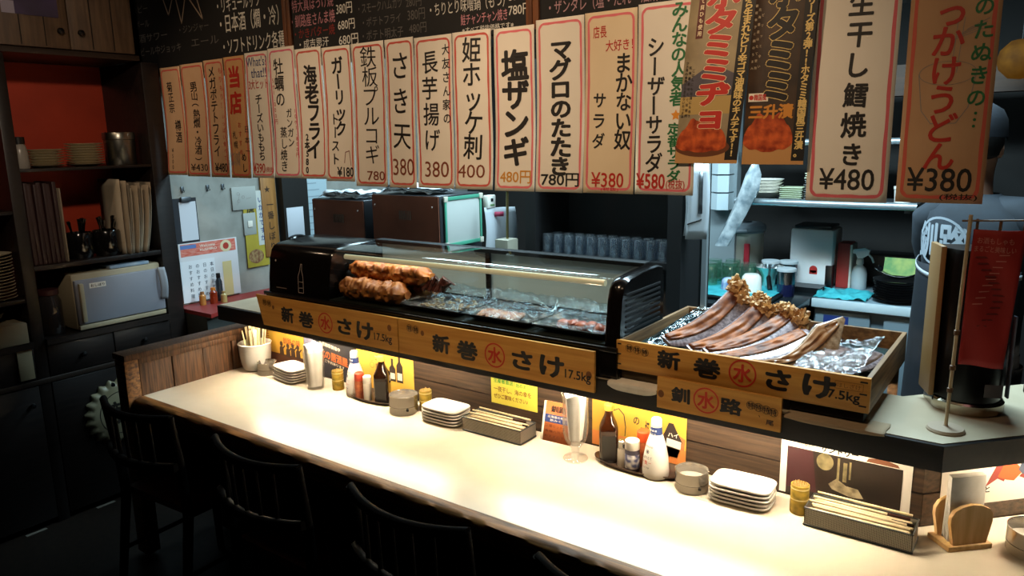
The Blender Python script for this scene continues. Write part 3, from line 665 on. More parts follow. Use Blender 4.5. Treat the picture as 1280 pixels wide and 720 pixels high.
# printed food posters (two)
def poster(x0, x1, z0, z1, skew, label, dark, title, tmat, side, small):
    y = 2.040; w, h = x1 - x0, z1 - z0
    fn = lambda u, v, l=0: (x0 + u + skew * (v - h), y - l - .004 * math.sin(v / h * 3), z0 + v)
    base = M('poster_sky', 'a89878', .6, scale=9, col2='85765e') if not dark else M('poster_dark_ground', '2c2018', .6, scale=12, col2='4a3626')
    o = tag(B().grid(lambda u, v: fn(u * w, v * h), 4, 16).build('food_poster', base, None, (x0, y, z0), solid=.0003), label, 'poster', 'printed food posters')
    A().rect(0, w, 0, h * .13).build('tan_band', M('poster_tan', 'c4925a', .6), o, fn, .0004)
    if not dark:
        A().poly([(0, h * .45), (w * .2, h * .50), (w * .45, h * .56), (w * .8, h * .50), (w * .8, h * .36), (0, h * .32)]).build('hill_picture', M('poster_hill', '5a5560', .6, scale=10, col2='3e3c46'), o, fn, .0004)
        A().rect(0, w * .8, h * .28, h * .38).build('field_picture', M('poster_field', 'b89a5c', .6), o, fn, .0005)
    pts = [(w * (.40 + .40 * math.cos(a)), h * ((.10 if not dark else .12) + (.155 if math.sin(a) > 0 else .035 if not dark else .05) * math.sin(a) * (1 + .10 * math.sin(7 * a) + .06 * math.sin(13 * a)))) for a in [2 * math.pi * k / 48 for k in range(48)]]
    if not dark: A().disc(w * .42, h * .092, w * .44, h * .055).build('dish_picture', M('poster_dish', '6b3c22', .5), o, fn, .0006)
    A().poly(pts).build('food_picture', M('poster_food', 'd86430', .45, scale=38, col2='8a2a10', detail=6), o, fn, .0008)
    A().rect(w * .80, w * 1.0, 0 + h * .02, h).build('side_band', M('poster_black', '14100e', .6), o, fn, .0006)
    A().col(side, w * .90, h * .99, h * .04, w * .135, .035, 0).build('side_lettering', M('poster_gold', 'e2c47a', .6), o, fn, .0009)
    A().col(title, w * (.50 if not dark else .48), h * (.98), h * (.20 if not dark else .34), w * .52, .072, 0).build('title_outline', M('poster_cream', 'f0dcb8', .6) if not dark else M('poster_gold'), o, fn, .0010)
    A().col(title, w * (.50 if not dark else .48), h * (.98), h * (.20 if not dark else .34), w * .52, .050, 0).build('title_lettering', tmat, o, fn, .0013)
    a = A()
    for k in range(3): a.col(small[k % len(small)], w * (.055 + .055 * k), h * (.58 if not dark else .86) - k * .01, h * (.26 if not dark else .50), w * .045, .01, 0)
    a.build('small_lettering', M('poster_text', '2a221c', .6) if not dark else M('poster_light_text', 'b8a68a', .6), o, fn, .0010)
    return o, fn, w, h
o, fn, w, h = poster(-.857, -.676, 1.620, 2.10, .085, 'printed food poster with big red katakana and a pile of red food', False, 'ホタミミヂョ', M('poster_red', 'c02c22', .55), '螺湾から生まれたピリ辛ゴマ油風味のキムチです!!', ['つぶ貝の食感がたまらないおつまみ', '北海道産ほたて耳使用', 'ごはんにもお酒にも合う'])
A().rect(w * .14, w * .25, h * .70, h).build('maroon_band', M('poster_maroon', '5c2018', .6), o, fn, .0006)
A().col('ほたて貝ひも使用', w * .195, h * .99, h * .71, w * .07, .02, 0).build('band_lettering', M('poster_cream'), o, fn, .0010)
o, fn, w, h = poster(-.684, -.522, 1.618, 2.10, .04, 'printed food poster with big black katakana on a dark ground', True, 'ホタミミ', ink, 'ミミシリーズ第2弾!!ホタミミ韓国風三升漬。', ['青唐辛子と麹のうまみ', '北海道産ほたて使用', 'ピリッと辛い'])
A().h('三升漬', w * .06, w * .78, h * .245, h * .325, .04).build('gold_lettering', M('poster_orange', 'd08a34', .6), o, fn, .0012)
A().rect(w * .04, w * .36, h * .34, h * .385).build('white_label', M('poster_white', 'e8e0d0', .6), o, fn, .0012)
A().h('韓国風', w * .13, w * .33, h * .345, h * .38, .02).disc(w * .085, h * .362, .006).build('label_lettering', M('poster_red'), o, fn, .0015)

# ================================================================== BLACKBOARDS ABOVE THE MENUS
def bb(x0, x1, label, items):
    z0, z1, y = 2.045, 2.62, 2.118
    o = tag(B().box(x0, x1, y - .004, y + .006, z0, z1).build('blackboard', slate, None, (x0, y, z0)), label, 'blackboard', 'chalk menu blackboards')
    fr = M('board_frame_wood', '7a4a2c', .5, scale=12, col2='55311c', stretch=(4, 4, .4))
    B().box(x0 - .001, x0 + .022, y - .014, y - .002, z0, z1, .001).box(x1 - .022, x1 + .001, y - .014, y - .002, z0, z1, .001).build('board_frame', fr, o)
    fn = lambda u, v, l=0: (u, y - .0045 - l, v)
    by = {}
    for s, a, b, c, d, m, bo in items: by.setdefault(m.name, (m, A()))[1].h(s, a, b, c, d, bo)
    for m, a in by.values(): a.build('chalk_lettering', m, o, fn, .0004)
    return o, fn
o, fn = bb(-3.985, -2.665, 'drinks blackboard at the left with white chalk writing and a zigzag burst', [
    ('・日本酒（燗・冷）', -3.14, -2.72, 2.186, 2.268, chalk, .006), ('・ソフトドリンク各種', -3.13, -2.69, 2.094, 2.164, chalk, .006) , ('・リキュールサワー', -3.15, -2.80, 2.275, 2.335, chalk, .004),
    ('・ホッピー', -3.96, -3.73, 2.345, 2.38, chalk_dim, 0), ('・ハイボール', -3.975, -3.73, 2.275, 2.31, chalk_dim, 0), ('・梅酒サワー', -3.95, -3.58, 2.205, 2.245, chalk_dim, 0), ('・生ビール中ジョッキ', -3.92, -3.47, 2.14, 2.18, chalk_dim, 0),
    ('・ジンジャー', -3.47, -3.23, 2.215, 2.25, chalk_dim, 0), ('エール', -3.38, -3.16, 2.15, 2.185, chalk_dim, 0)])
A().line([(-3.60, 2.42), (-3.55, 2.31), (-3.485, 2.41), (-3.445, 2.262), (-3.39, 2.39), (-3.27, 2.262), (-3.325, 2.42)], .007).build('zigzag_burst', M('beige_chalk', '9a8878', .9), o, fn, .0004)
bb(-2.66, -1.432, 'middle food blackboard with white and pink chalk dishes and prices', [
    ('・特大真ほっけ焼', -2.655, -2.38, 2.222, 2.272, chalk_pink, .004), ('・釧路産さんま焼', -2.64, -2.375, 2.162, 2.212, chalk_pink, .004), ('380円', -2.365, -2.275, 2.186, 2.228, chalk, .004), ('・かきバター焼', -2.625, -2.38, 2.117, 2.157, chalk_red, .002), ('680円', -2.36, -2.265, 2.127, 2.166, chalk, .004), ('・成吉思汗', -2.60, -2.42, 2.075, 2.112, chalk, .004), ('680円', -2.36, -2.25, 2.07, 2.11, chalk, .004),
    ('・スモークハムカツ', -2.24, -2.01, 2.177, 2.213, chalk_dim, 0), ('・ポテトフライ', -2.22, -2.02, 2.127, 2.16, chalk_dim, 0), ('・ポテト明太子', -2.225, -2.01, 2.075, 2.113, chalk_dim, .004), ('280円', -1.99, -1.915, 2.172, 2.205, chalk_dim, 0), ('380円', -1.985, -1.90, 2.125, 2.165, chalk_dim, .003), ('480円', -1.98, -1.895, 2.08, 2.115, chalk_dim, .003),
    ('・ちりとり味噌鍋（もつ）', -1.875, -1.545, 2.128, 2.175, chalk, .002), ('鮭チャンチャン焼き', -1.735, -1.535, 2.085, 2.122, chalk_pink, .004), ('780円', -1.53, -1.44, 2.095, 2.13, chalk, .006), ('680円', -1.53, -1.44, 2.14, 2.175, chalk, .006), ('※すべて税抜価格です※', -1.73, -1.51, 2.058, 2.078, chalk, .002)])
bb(-1.427, -.55, 'right blackboard with one line of pale pink chalk above the menus', [('・ザンタレ（塩・たれ・油淋鶏）', -1.37, -.95, 2.082, 2.125, M('pale_pink_chalk', 'b08a90', .9), .003)])

# ================================================================== POSTERS ON THE BAR FRONT WALL
def wallposter(x0, x1, z0, z1, mat, label, cat='poster', y=2.0385, group='posters behind the counter', name='wall_poster'):
    o = tag(B().box(x0, x1, y - .0012, y, z0, z1).build(name, mat, None, (x0, y, z0)), label, cat, group)
    return o, front(x0, y - .0012, z0), x1 - x0, z1 - z0
yel = M('yellow_poster', 'cfa43e', .55, scale=5, col2='bf9034')
def figures(a, pts, s):
    for x, y in pts:
        a.disc(x, y + s * 1.55, s * .3, s * .36); a.poly([(x - s * .45, y), (x + s * .45, y), (x + s * .4, y + s * .9), (x + s * .25, y + s * 1.2), (x - s * .25, y + s * 1.2), (x - s * .42, y + s * .9)])
        a.line([(x + s * .35, y + s), (x + s * .7, y + s * 1.35)], s * .2)
    return a
o, fn, w, h = wallposter(-2.915, -2.622, .703, .93, yel, 'yellow poster with small dark figures at the left end of the bar wall')
A().rect(0, w, 0, .055).build('dark_foreground', M('poster_brown', '4a2a1a', .6), o, fn)
figures(A(), [(.135, .05), (.18, .046), (.215, .052), (.25, .048)], .034).build('figure_picture', M('poster_umber', '38241c', .6), o, fn, .001)
a = A()
for k in range(9): a.rect(.012, .05, .06 + k * .011, .063 + k * .011)
a.h('釧路の味', .15, .27, .105, .135, .01).build('small_lettering', M('poster_red2', '9a3a1c', .6), o, fn, .0012)
o, fn, w, h = wallposter(-2.618, -2.305, .703, .93, M('navy_poster', '20222e', .5, scale=6, col2='34302e'), 'dark navy poster with orange lettering behind the tall white napkin glass')
A().h('北の居酒屋', .10, .30, .085, .125, .03, -.12).build('orange_lettering', M('poster_orange2', 'c86a34', .6), o, fn)
A().h('大感謝祭開催中', .10, .25, .14, .158, .01, -.12).h('ご予約承ります', .13, .27, .065, .078, .005, -.12).build('white_lettering', M('poster_white'), o, fn)
A().rect(.0, .06, .10, .19).build('pale_picture', M('poster_lilac', '8a88a0', .6, scale=14, col2='5a5870'), o, fn)
o, fn, w, h = wallposter(-2.285, -1.965, .703, .93, M('yellow_orange_poster', 'dcb44c', .5, scale=4, col2='cc9c40'), 'yellow poster with two dark bottles behind the left condiment tray')
bt = M('poster_bottle', '2a2220', .5)
a = A()
for x, s in ((.205, .9), (.245, 1.15)): a.poly([(x - .017, .05), (x + .017, .05), (x + .017, .05 + .06 * s), (x + .006, .05 + .075 * s), (x + .006, .05 + .105 * s), (x - .006, .05 + .105 * s), (x - .006, .05 + .075 * s), (x - .017, .05 + .06 * s)])
a.build('bottle_picture', bt, o, fn)
A().rect(.192, .218, .06, .085).rect(.232, .258, .06, .09).build('bottle_label', M('poster_white'), o, fn, .0012)
A().ring(.09, .13, .013, .002).ring(.09, .10, .013, .002).build('round_stamp', M('poster_orange2'), o, fn)
A().h('北の', .11, .14, .12, .145, .01).h('焼酎', .11, .14, .09, .112, .01).build('small_lettering', bt, o, fn)
o, fn, w, h = wallposter(-1.582, -1.382, .765, .872, M('yellow_note', 'e0d050', .6), 'yellow handwritten note stuck on the planks behind the left chopstick tray', 'note', 2.037, None, 'paper_note')
A().h('生産者直送！', .012, .105, .078, .094, .02).h('始めました', .11, .185, .076, .092, .01).build('green_lettering', M('green_marker', '3f9a3a', .6), o, fn)
A().h('一夜干し、海の幸を', .012, .175, .046, .066, .01).h('ぜひご賞味ください♪', .012, .16, .02, .038, .01).build('brown_lettering', brown_ink, o, fn)
o, fn, w, h = wallposter(-1.165, -.838, .703, .93, yel, 'yellow poster with sake bottle drawings behind the right condiment tray')
A().rect(.0, w, .0, .05).build('orange_band', M('poster_orange3', 'd08040', .6), o, fn)
A().poly([(.255, .02), (.30, .02), (.315, .075), (.295, .11), (.285, .13), (.27, .13), (.262, .11), (.245, .07)]).build('bottle_picture', bt, o, fn)
A().poly([(.262, .055), (.31, .05), (.312, .075), (.265, .08)]).build('bottle_label', M('poster_white'), o, fn, .0012)
A().h('ハイ', .268, .302, .085, .10, .02).build('bottle_lettering', M('poster_white'), o, fn, .0014)
A().poly([(.27, .0), (.32, .04), (.325, .085), (.295, .10), (.285, .05)]).build('glass_picture', M('poster_copper', 'b87044', .6), o, fn, .0006)
A().h('の', .15, .17, .10, .125, .02).h('北', .21, .235, .10, .13, .02).h('一杯', .175, .205, .06, .12, .02).build('small_lettering', bt, o, fn)
o, fn, w, h = wallposter(-.556, -.226, .703, .935, paper, 'white-edged photo poster of a dark distillery behind the right chopstick tray')
A().rect(.018, w - .022, .0, .140).build('dark_photo', M('sepia_photo', '1c1612', .4, scale=9, col2='2a1f1a'), o, fn)
A().poly([(.018, .02), (.10, .02), (.085, .140), (.018, .140)]).build('maroon_photo', M('maroon_photo', '3c1c20', .5), o, fn, .0010)
A().disc(.118, .116, .022, .024).rect(.15, .156, .07, .135).rect(.165, .175, .07, .125).rect(.18, .185, .08, .13).build('lantern_picture', M('poster_olive', '8a7e58', .6, scale=30, col2='5d543a'), o, fn, .0012)
A().poly([(.13, .055), (.15, .075), (.175, .06), (.205, .058), (.22, .035), (.19, .03), (.14, .042)]).poly([(.20, .028), (.235, .022), (.24, .012), (.19, .014)]).build('stone_picture', M('poster_stone', 'a89a7a', .6, scale=40, col2='6b5f48'), o, fn, .0012)
A().h('北の醸造所', .045, .088, .1475, .157, .004).build('small_lettering', M('grey_print', '6b5a4c', .6), o, fn)
A().h('サントリー', .105, .20, .1435, .163, .03).build('lettering', ink, o, fn)
A().poly([(.22, .142), (.30, .142), (.295, .150), (.26, .158), (.225, .152)]).build('brown_picture', M('poster_brown2', '7a4a30', .6), o, fn)
# poster on the turned wall
px0, py0 = -.165, 2.075; ux, uy = .69, .724
t = thing('wall_poster', 'white poster with red and navy shapes on the turned right end of the bar wall', 'poster', (px0, py0, .70), math.atan2(uy, ux), 'posters behind the counter')
B().box(.0, .34, -.0012, 0, .045, .235).build('poster_sheet', paper, t, world=False)
def lf(u, v, l): return (u, -.0012 - l, v)
def lb(a, name, m, lift=.0007):
    me = bpy.data.meshes.new(name); me.from_pydata([lf(u, v, lift + d * 3e-5) for (u, v), d in zip(a.v, a.d)], [], a.f); me.materials.append(m)
    k = bpy.data.objects.new(name, me); COL.objects.link(k); k.parent = t
lb(A().poly([(.13, .09), (.16, .15), (.17, .175), (.21, .175), (.20, .14), (.185, .10), (.165, .11)]).poly([(.23, .11), (.30, .185), (.335, .185), (.335, .12), (.28, .09)]), 'maroon_picture', M('poster_maroon2', '8a3a34', .6))
lb(A().poly([(.165, .115), (.18, .15), (.215, .15), (.24, .125), (.215, .10), (.19, .105)]), 'orange_picture', M('poster_scarlet', 'd85a30', .6), .001)
lb(A().poly([(.225, .13), (.25, .185), (.29, .185), (.27, .14), (.24, .115)]).poly([(.03, .165), (.09, .175), (.09, .18), (.03, .175)]), 'navy_picture', M('poster_slate', '4a5468', .6), .0012)
lb(A().h('人', .10, .125, .105, .125, .03).h('と', .13, .145, .075, .092, .03), 'lettering', ink, .001)

# ================================================================== TABLEWARE ON THE COUNTER
ZC = .7005
def plates(x, y, n, rz, where, seed, W=.083, D=.055):
    """rounded rectangular plates, one object each"""
    def outline(k, z, m=40):
        out = []
        for i in range(m):
            a = 2 * math.pi * i / m; c, s = math.cos(a), math.sin(a); e = .42
            out.append((W * k * math.copysign(abs(c) ** e, c), D * k * math.copysign(abs(s) ** e, s), z))
        return out
    first = None
    for i in range(n):
        lab = 'white plate, %s of the stack of %s %s' % (fromtop(n - 1 - i), {4: 'four', 5: 'five'}[n], where)
        loc = (x + R.uniform(-.0015, .0015), y + R.uniform(-.0015, .0015), ZC + i * .0112)
        if first is None:
            b = B(); b.rings([outline(.62, 0), outline(.66, .0005), outline(.90, .0065), outline(1.0, .0088), outline(1.012, .0105), outline(1.012, .0138), outline(.995, .0150), outline(.975, .0146), outline(.84, .0108), outline(.7, .0072)])
            first = tag(b.build('plate', white, None), lab, 'plate', 'white plates stacked on the counter'); first.location = loc; first.rotation_euler = (0, 0, rz)
        else: dup(first, loc, lab, rz + R.uniform(-.03, .03))
plates(-2.585, 1.935, 5, -.15, 'beside the tall napkin glass', 1)
plates(-1.708, 1.928, 5, .02, 'beside the left chopstick tray', 2)
plates(-.622, 1.922, 5, .04, 'beside the right toothpick holder', 3)

def tooth(x, y, label):
    t = thing('toothpick_holder', label, 'toothpick holder', (x, y, ZC), 0, 'toothpick holders')
    b = B(); b.lathe([(.0225, 0), (.0235, .003), (.0235, .080), (.0215, .081), (.0215, .076)], n=28); b.face([(.0215 * math.cos(k * .2244), .0215 * math.sin(k * .2244), .03) for k in range(28)])
    b.build('printed_tube', M('olive_printed_paper', 'c2a13e', .4, scale=55, col2='8a7626', detail=1), t, world=False)
    B().lathe([(.0237, .070), (.024, .0705), (.024, .073), (.0237, .0735)], n=28).lathe([(.0237, .040), (.024, .0405), (.024, .043), (.0237, .0435)], n=28).build('pale_band', M('pale_gold', 'dcc88a', .4), t, world=False)
    b = B()
    for k in range(70):
        a = R.uniform(0, 6.28); q = .0185 * math.sqrt(R.random()); h = .080 + R.uniform(0, .006)
        b.tube([(q * math.cos(a), q * math.sin(a), .035), (q * math.cos(a) * 1.04, q * math.sin(a) * 1.04, h)], [.0011, .0008], 5)
    tag(b.build('toothpicks', M('toothpick_wood', 'd9b878', .6), t, world=False), None, None, None, 'stuff')
tooth(-2.315, 1.955, 'olive printed toothpick holder between the tall napkin glass and the left condiment tray')
tooth(-1.842, 1.968, 'olive printed toothpick holder by the round steel pot, left of the white plates')
tooth(-.476, 1.945, 'olive printed toothpick holder full of toothpicks, right of the right plate stack')

def pot(x, y, r, h, label, hook=True):
    t = thing('steel_pot', label, 'ashtray', (x, y, ZC), R.uniform(0, .4), 'round steel pots')
    B().lathe([(0, 0), (r * .9, 0), (r * .97, .002), (r, .006), (r, h - .0015), (r * 1.012, h), (r * .985, h), (r * .97, h - .002), (r * .965, .012), (0, .012)], n=44).build('bowl', steel, t, world=False, smooth=30)
    B().lathe([(r * 1.0, h * .415), (r * 1.004, h * .417), (r * 1.004, h * .433), (r * 1.0, h * .435)], n=44).build('seam_ring', M('dark_seam', '4a463e', .4, .6), t, world=False)
    B().lathe([(0, h * .55), (r * .955, h * .55)], n=32).build('inner_dish', M('pale_steel', 'd8d4cc', .3, .5), t, world=False)
    if hook:
        B().box(r * .55, r * .70, -r * .86, -r * .76, h * .26, h * .36).build('dark_spot', black, t, world=False)
pot(-2.745, 1.928, .042, .055, 'small round steel pot by the white chopstick cup at the left end', False)
pot(-1.905, 1.915, .054, .070, 'round steel pot at the right end of the left condiment tray')
pot(-.768, 1.915, .047, .060, 'round steel pot between the right condiment tray and the plates')
pot(.045, 2.045, .062, .066, 'large round steel pot at the right edge by the napkin holder')

# chopstick cup with sleeved chopsticks
t = thing('chopstick_cup', 'white china cup holding paper-sleeved chopsticks at the left end of the counter', 'cup', (-2.847, 1.945, ZC))
B().lathe([(0, 0), (.045, 0), (.055, .006), (.063, .03), (.068, .07), (.071, .115), (.074, .122), (.071, .125), (.067, .118), (.063, .07), (.056, .03), (.0, .012)], n=36).build('cup_body', white, t, world=False)
stick_m = M('pale_bamboo', 'ecdcb6', .55, scale=30, col2='dcc696', stretch=(1, 1, .1))
for k in range(13):
    a = k * 2.4; q = .012 + .045 * ((k * 7) % 13) / 13
    p0 = Vector((-2.847 + q * .55 * math.cos(a), 1.945 + q * .55 * math.sin(a), .718)); p1 = Vector((-2.847 + q * 1.15 * math.cos(a) , 1.945 + q * 1.0 * math.sin(a), .882 + .022 * ((k * 5) % 7) / 7))
    d = p1 - p0; m = d.to_track_quat('Z', 'Y').to_matrix().to_4x4()
    b = B().box(-.0075, .0075, -.0028, .0028, 0, d.length, .001, m)
    o = tag(b.build('chopstick_pair', stick_m, None), 'pale chopstick pair standing in the white china cup', 'chopsticks', 'chopsticks in the white cup'); o.location = p0

# glass with white napkins, left
t = thing('tumbler', 'tall clear glass stuffed with white napkins left of the first toothpick holder', 'glass', (-2.408, 1.915, ZC))
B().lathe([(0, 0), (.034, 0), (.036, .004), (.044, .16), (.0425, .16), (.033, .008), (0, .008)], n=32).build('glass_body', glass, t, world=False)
nap = M('white_napkin', 'f4efe6', .85, scale=30, col2='e8e2d6')
def roll_nap(x, y, r0, r1, z0, z1, label, seed):
    b = B(); rg = []
    for i in range(14):
        s = i / 13; rg.append([(x + (r0 + (r1 - r0) * s) * (1 + .10 * math.sin(5 * a + seed + 2 * s) + .05 * math.sin(11 * a)) * math.cos(a), y + (r0 + (r1 - r0) * s) * (1 + .10 * math.sin(5 * a + seed) + .05 * math.sin(9 * a)) * math.sin(a), z0 + (z1 - z0) * s + (.006 * math.sin(3 * a + seed) if i == 13 else 0)) for a in [2 * math.pi * k / 40 for k in range(40)]])
    return tag(b.rings(rg).build('napkin_roll', nap, None, (x, y, z0)), label, 'napkin', 'white napkins in glasses')
roll_nap(-2.408, 1.915, .029, .039, .712, .885, 'white paper napkins bunched in the tall glass at the left', 1)
# parfait glass with napkins
t = thing('parfait_glass', 'footed clear parfait glass with a white napkin standing before the planks', 'glass', (-1.150, 1.905, ZC))
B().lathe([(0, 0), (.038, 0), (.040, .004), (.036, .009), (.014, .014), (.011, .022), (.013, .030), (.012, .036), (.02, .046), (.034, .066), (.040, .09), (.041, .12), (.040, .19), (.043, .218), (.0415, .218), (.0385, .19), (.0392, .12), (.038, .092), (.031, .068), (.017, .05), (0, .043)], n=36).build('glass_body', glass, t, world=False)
roll_nap(-1.150, 1.905, .020, .034, .765, .918, 'white paper napkin standing in the footed parfait glass', 4)
# small printed stand card
t = thing('menu_card', 'orange and navy printed stand card beside the footed parfait glass', 'card', (-1.272, 1.985, ZC), .05)
fc = lambda u, v, l: (u, -.006 + .03 * (v / .13) - l, v)
B().grid(lambda u, v: fc(-.055 + .11 * u, .13 * v, 0), 2, 2).build('card_sheet', M('orange_card', 'c8743c', .5, scale=8, col2='b5602e'), t, world=False, solid=.001)
B().grid(lambda u, v: (-.055 + .11 * u, .055 - .031 * v, .13 * v), 2, 2).build('card_back', paper, t, world=False, solid=.001)
def cb(a, name, m, lift=.001):
    me = bpy.data.meshes.new(name); me.from_pydata([fc(u, v, lift + d * 3e-5) for (u, v), d in zip(a.v, a.d)], [], a.f); me.materials.append(m)
    k = bpy.data.objects.new(name, me); COL.objects.link(k); k.parent = t
cb(A().rect(-.055, .055, .062, .088), 'navy_band', blue_ink, .0008)
cb(A().h('釧路', -.03, .03, .096, .118, .03), 'title_lettering', ink)
cb(A().h('北海道の地酒を', -.04, .045, .077, .085, .01).h('飲みくらべ', -.03, .045, .066, .074, .01).rect(-.058, -.050, 0, .13), 'white_lettering', M('poster_white'))
cb(A().h('三種セット', -.045, .02, .046, .056, .01).h('各種九百円', -.045, .03, .03, .038, .01).h('おすすめです', -.045, .045, .014, .022, .01), 'small_lettering', brown_ink)

# chopstick trays
holes = DOTS('perforated_steel', 'c8c2b4', '5a5448', 260, .35, .5)
def ctray(x0, x1, y0, y1, where, seed, h=.050):
    t = thing('chopstick_tray', 'long perforated steel tray of chopsticks ' + where, 'tray', ((x0 + x1) / 2, (y0 + y1) / 2, ZC), 0, 'perforated chopstick trays')
    b = B(); b.box(x0, x1, y0, y0 + .0015, ZC + .003, ZC + h).box(x0, x1, y1 - .0015, y1, ZC + .003, ZC + h).box(x0, x0 + .0015, y0, y1, ZC + .003, ZC + h).box(x1 - .0015, x1, y0, y1, ZC + .003, ZC + h)
    b.build('perforated_wall', holes, t)
    B().box(x0, x1, y0, y1, ZC + .002, ZC + .0035).build('tray_bottom', steeld, t)
    for nm, z, r in (('wire_rim', ZC + h, .0022), ('wire_foot', ZC + .0032, .0028)):
        b = B(); q = [(x0, y0, z), (x1, y0, z), (x1, y1, z), (x0, y1, z)]
        for a, c in zip(q, q[1:] + q[:1]): b.tube([a, c], r, 8)
        b.build(nm, steeld, t)
    rr = random.Random(seed); proto = None
    for k in range(40):
        lay = k // 8; yy = y0 + .014 + (y1 - y0 - .028) * (k % 8) / 7 + rr.uniform(-.002, .002); z = ZC + .0085 + lay * .0092 + (.0085 if k % 3 == 0 else 0) * max(0, lay - 2)
        L = (x1 - x0) - .024; x = (x0 + x1) / 2 + rr.uniform(-.006, .006)
        dark = k in (11, 36, 37)
        lab = ('dark-tipped chopstick' if dark else 'pale wooden chopstick') + ' lying in the perforated tray ' + where
        b = B().tube([(-L / 2, 0, 0), (-L / 6, 0, 0), (L / 2, 0, 0)], [.0026, .0032, .0038], 8)
        o = tag(b.build('chopstick', stick_m, None), lab, 'chopstick', ('dark-tipped' if dark else 'pale') + ' chopsticks in the tray ' + where)
        if dark: B().tube([(L / 2 - .05, 0, 0), (L / 2 + .001, 0, 0)], [.0039, .0041], 8).build('dark_tip', M('dark_lacquer', '3a2018', .35), o, world=False)
        o.location = (x, yy, z); o.rotation_euler = (0, 0, rr.uniform(-.025, .025))
ctray(-1.602, -1.355, 1.893, 1.985, 'below the yellow note', 3)
ctray(-.446, -.196, 1.880, 1.972, 'in front of the photo poster', 8)

# condiment trays and bottles
soy_m = M('dark_soy', '1c0d06', .12, coat=.6)
def otray(x, y, rx, ry, label):
    t = thing('condiment_tray', label, 'tray', (x, y, ZC), 0, 'oval condiment trays')
    b = B(); P = [(.0, .002), (.80, .002), (.86, .004), (.95, .013), (1.0, .014), (1.0, .012), (.95, .009), (.86, 0), (0, 0)]
    b.rings([[(rx * k * math.cos(a), ry * k * math.sin(a), z) for a in [2 * math.pi * i / 48 for i in range(48)]] for k, z in P if k > 0], True).build('tray_body', M('brown_tray', '4a3a30', .35), t, world=False)
otray(-2.10, 1.958, .152, .062, 'brown oval condiment tray at the left with a soy bottle and shakers')
otray(-.955, 1.958, .152, .062, 'brown oval condiment tray at the right with soy bottles and shakers')
ZT = ZC + .0026
def squeeze(x, y, label, s=1):
    t = thing('soy_bottle', label, 'bottle', (x, y, ZT), .15, 'white-labelled soy bottles')
    B().lathe([(0, 0), (.036, 0), (.039, .004), (.040, .02), (.037, .06), (.029, .10), (.021, .125), (.0165, .138), (.0165, .150), (0, .150)], n=32).build('bottle_body', M('white_sleeve', 'e9e3da', .3, coat=.3), t, world=False)
    B().lathe([(.0167, .128), (.0185, .130), (.0172, .152), (.0166, .156)], n=28).build('neck_band', M('navy_sleeve', '28386a', .35), t, world=False)
    B().lathe([(.0160, .154), (.0165, .158), (.0155, .178), (.012, .182), (0, .182)], n=24).build('cap', M('cream_cap', 'e8d8a8', .4), t, world=False)
    def wrap(u, v, l):
        for (r0, z0), (r1, z1) in zip([(.040, .02), (.037, .06), (.029, .10), (.021, .125)], [(.037, .06), (.029, .10), (.021, .125), (.0165, .138)]):
            if z0 <= v <= z1: r = r0 + (r1 - r0) * (v - z0) / (z1 - z0); break
        else: r = .0182
        a = u / r - math.pi / 2 - .55
        return ((r + l) * math.cos(a), (r + l) * math.sin(a), v)
    def wb(a, name, m):
        me = bpy.data.meshes.new(name); me.from_pydata([wrap(u, v, .0008 + d * 3e-5) for (u, v), d in zip(a.v, a.d)], [], a.f); me.materials.append(m)
        k = bpy.data.objects.new(name, me); COL.objects.link(k); k.parent = t
    wb(A().h('特選丸大豆', -.016, .016, .096, .101, .01).h('しぼりたて', -.018, .018, .062, .070, .01).h('しょうゆ', -.012, .012, .033, .038, .01).ring(0, .083, .006, .0015).rect(-.003, .003, .080, .086), 'lettering', M('grey_print2', '4a4a50', .5))
    wb(A().h('生', -.006, .006, .046, .057, .03).rect(-.018, -.008, .051, .052).rect(.008, .018, .051, .052), 'red_lettering', seal_red)
    b = A()
    for k in range(4): b.rect(-.016 + k * .008, -.011 + k * .008, .134, .139).rect(-.013 + k * .008, -.008 + k * .008, .144, .149)
    wb(b, 'neck_print', M('poster_white'))
squeeze(-2.196, 1.945, 'white-sleeved soy bottle on the left condiment tray')
squeeze(-.888, 1.932, 'white-sleeved soy bottle with a red character on the right condiment tray')
def sqbottle(x, y, label, amber):
    t = thing('soy_bottle', label, 'bottle', (x, y, ZT), .5, 'dark soy bottles')
    def sq(k, z): return [(k * math.copysign(abs(math.cos(a)) ** .45, math.cos(a)), k * math.copysign(abs(math.sin(a)) ** .45, math.sin(a)), z) for a in [2 * math.pi * i / 32 for i in range(32)]]
    def rd(k, z): return [(k * math.cos(a), k * math.sin(a), z) for a in [2 * math.pi * i / 32 for i in range(32)]]
    B().rings([sq(.027, 0), sq(.029, .004), sq(.030, .10), sq(.029, .112), rd(.024, .128), rd(.015, .148), rd(.0125, .158), rd(.0125, .166)]).build('bottle_body', soy_m if not amber else M('amber_soy', '2a1206', .1, coat=.8), t, world=False)
    B().lathe([(.0125, .164), (.0145, .166), (.015, .183), (.012, .186), (0, .186)], n=24).build('cap', M('amber_cap', 'c89a3a', .35) if amber else M('yellow_cap', 'd8b848', .4), t, world=False)
    B().box(-.02, .022, -.0312, -.0302, .012, .09).build('label', M('black_label', '100c0a', .5), t, world=False)
    if amber:
        B().tube([(.014, -.0, .163), (.03, -.0, .170), (.046, 0, .15), (.052, 0, .11), (.050, 0, .08)], .0016, 8).build('handle_wire', black, t, world=False)
    if not amber:
        B().tube([(-.012, 0, .176), (-.026, 0, .182)], .004, 8).build('spout', M('yellow_cap'), t, world=False)
sqbottle(-2.045, 1.945, 'dark square soy bottle with a yellow cap on the left condiment tray', False)
sqbottle(-1.058, 1.953, 'dark square soy bottle with an amber cap and wire on the right condiment tray', True)
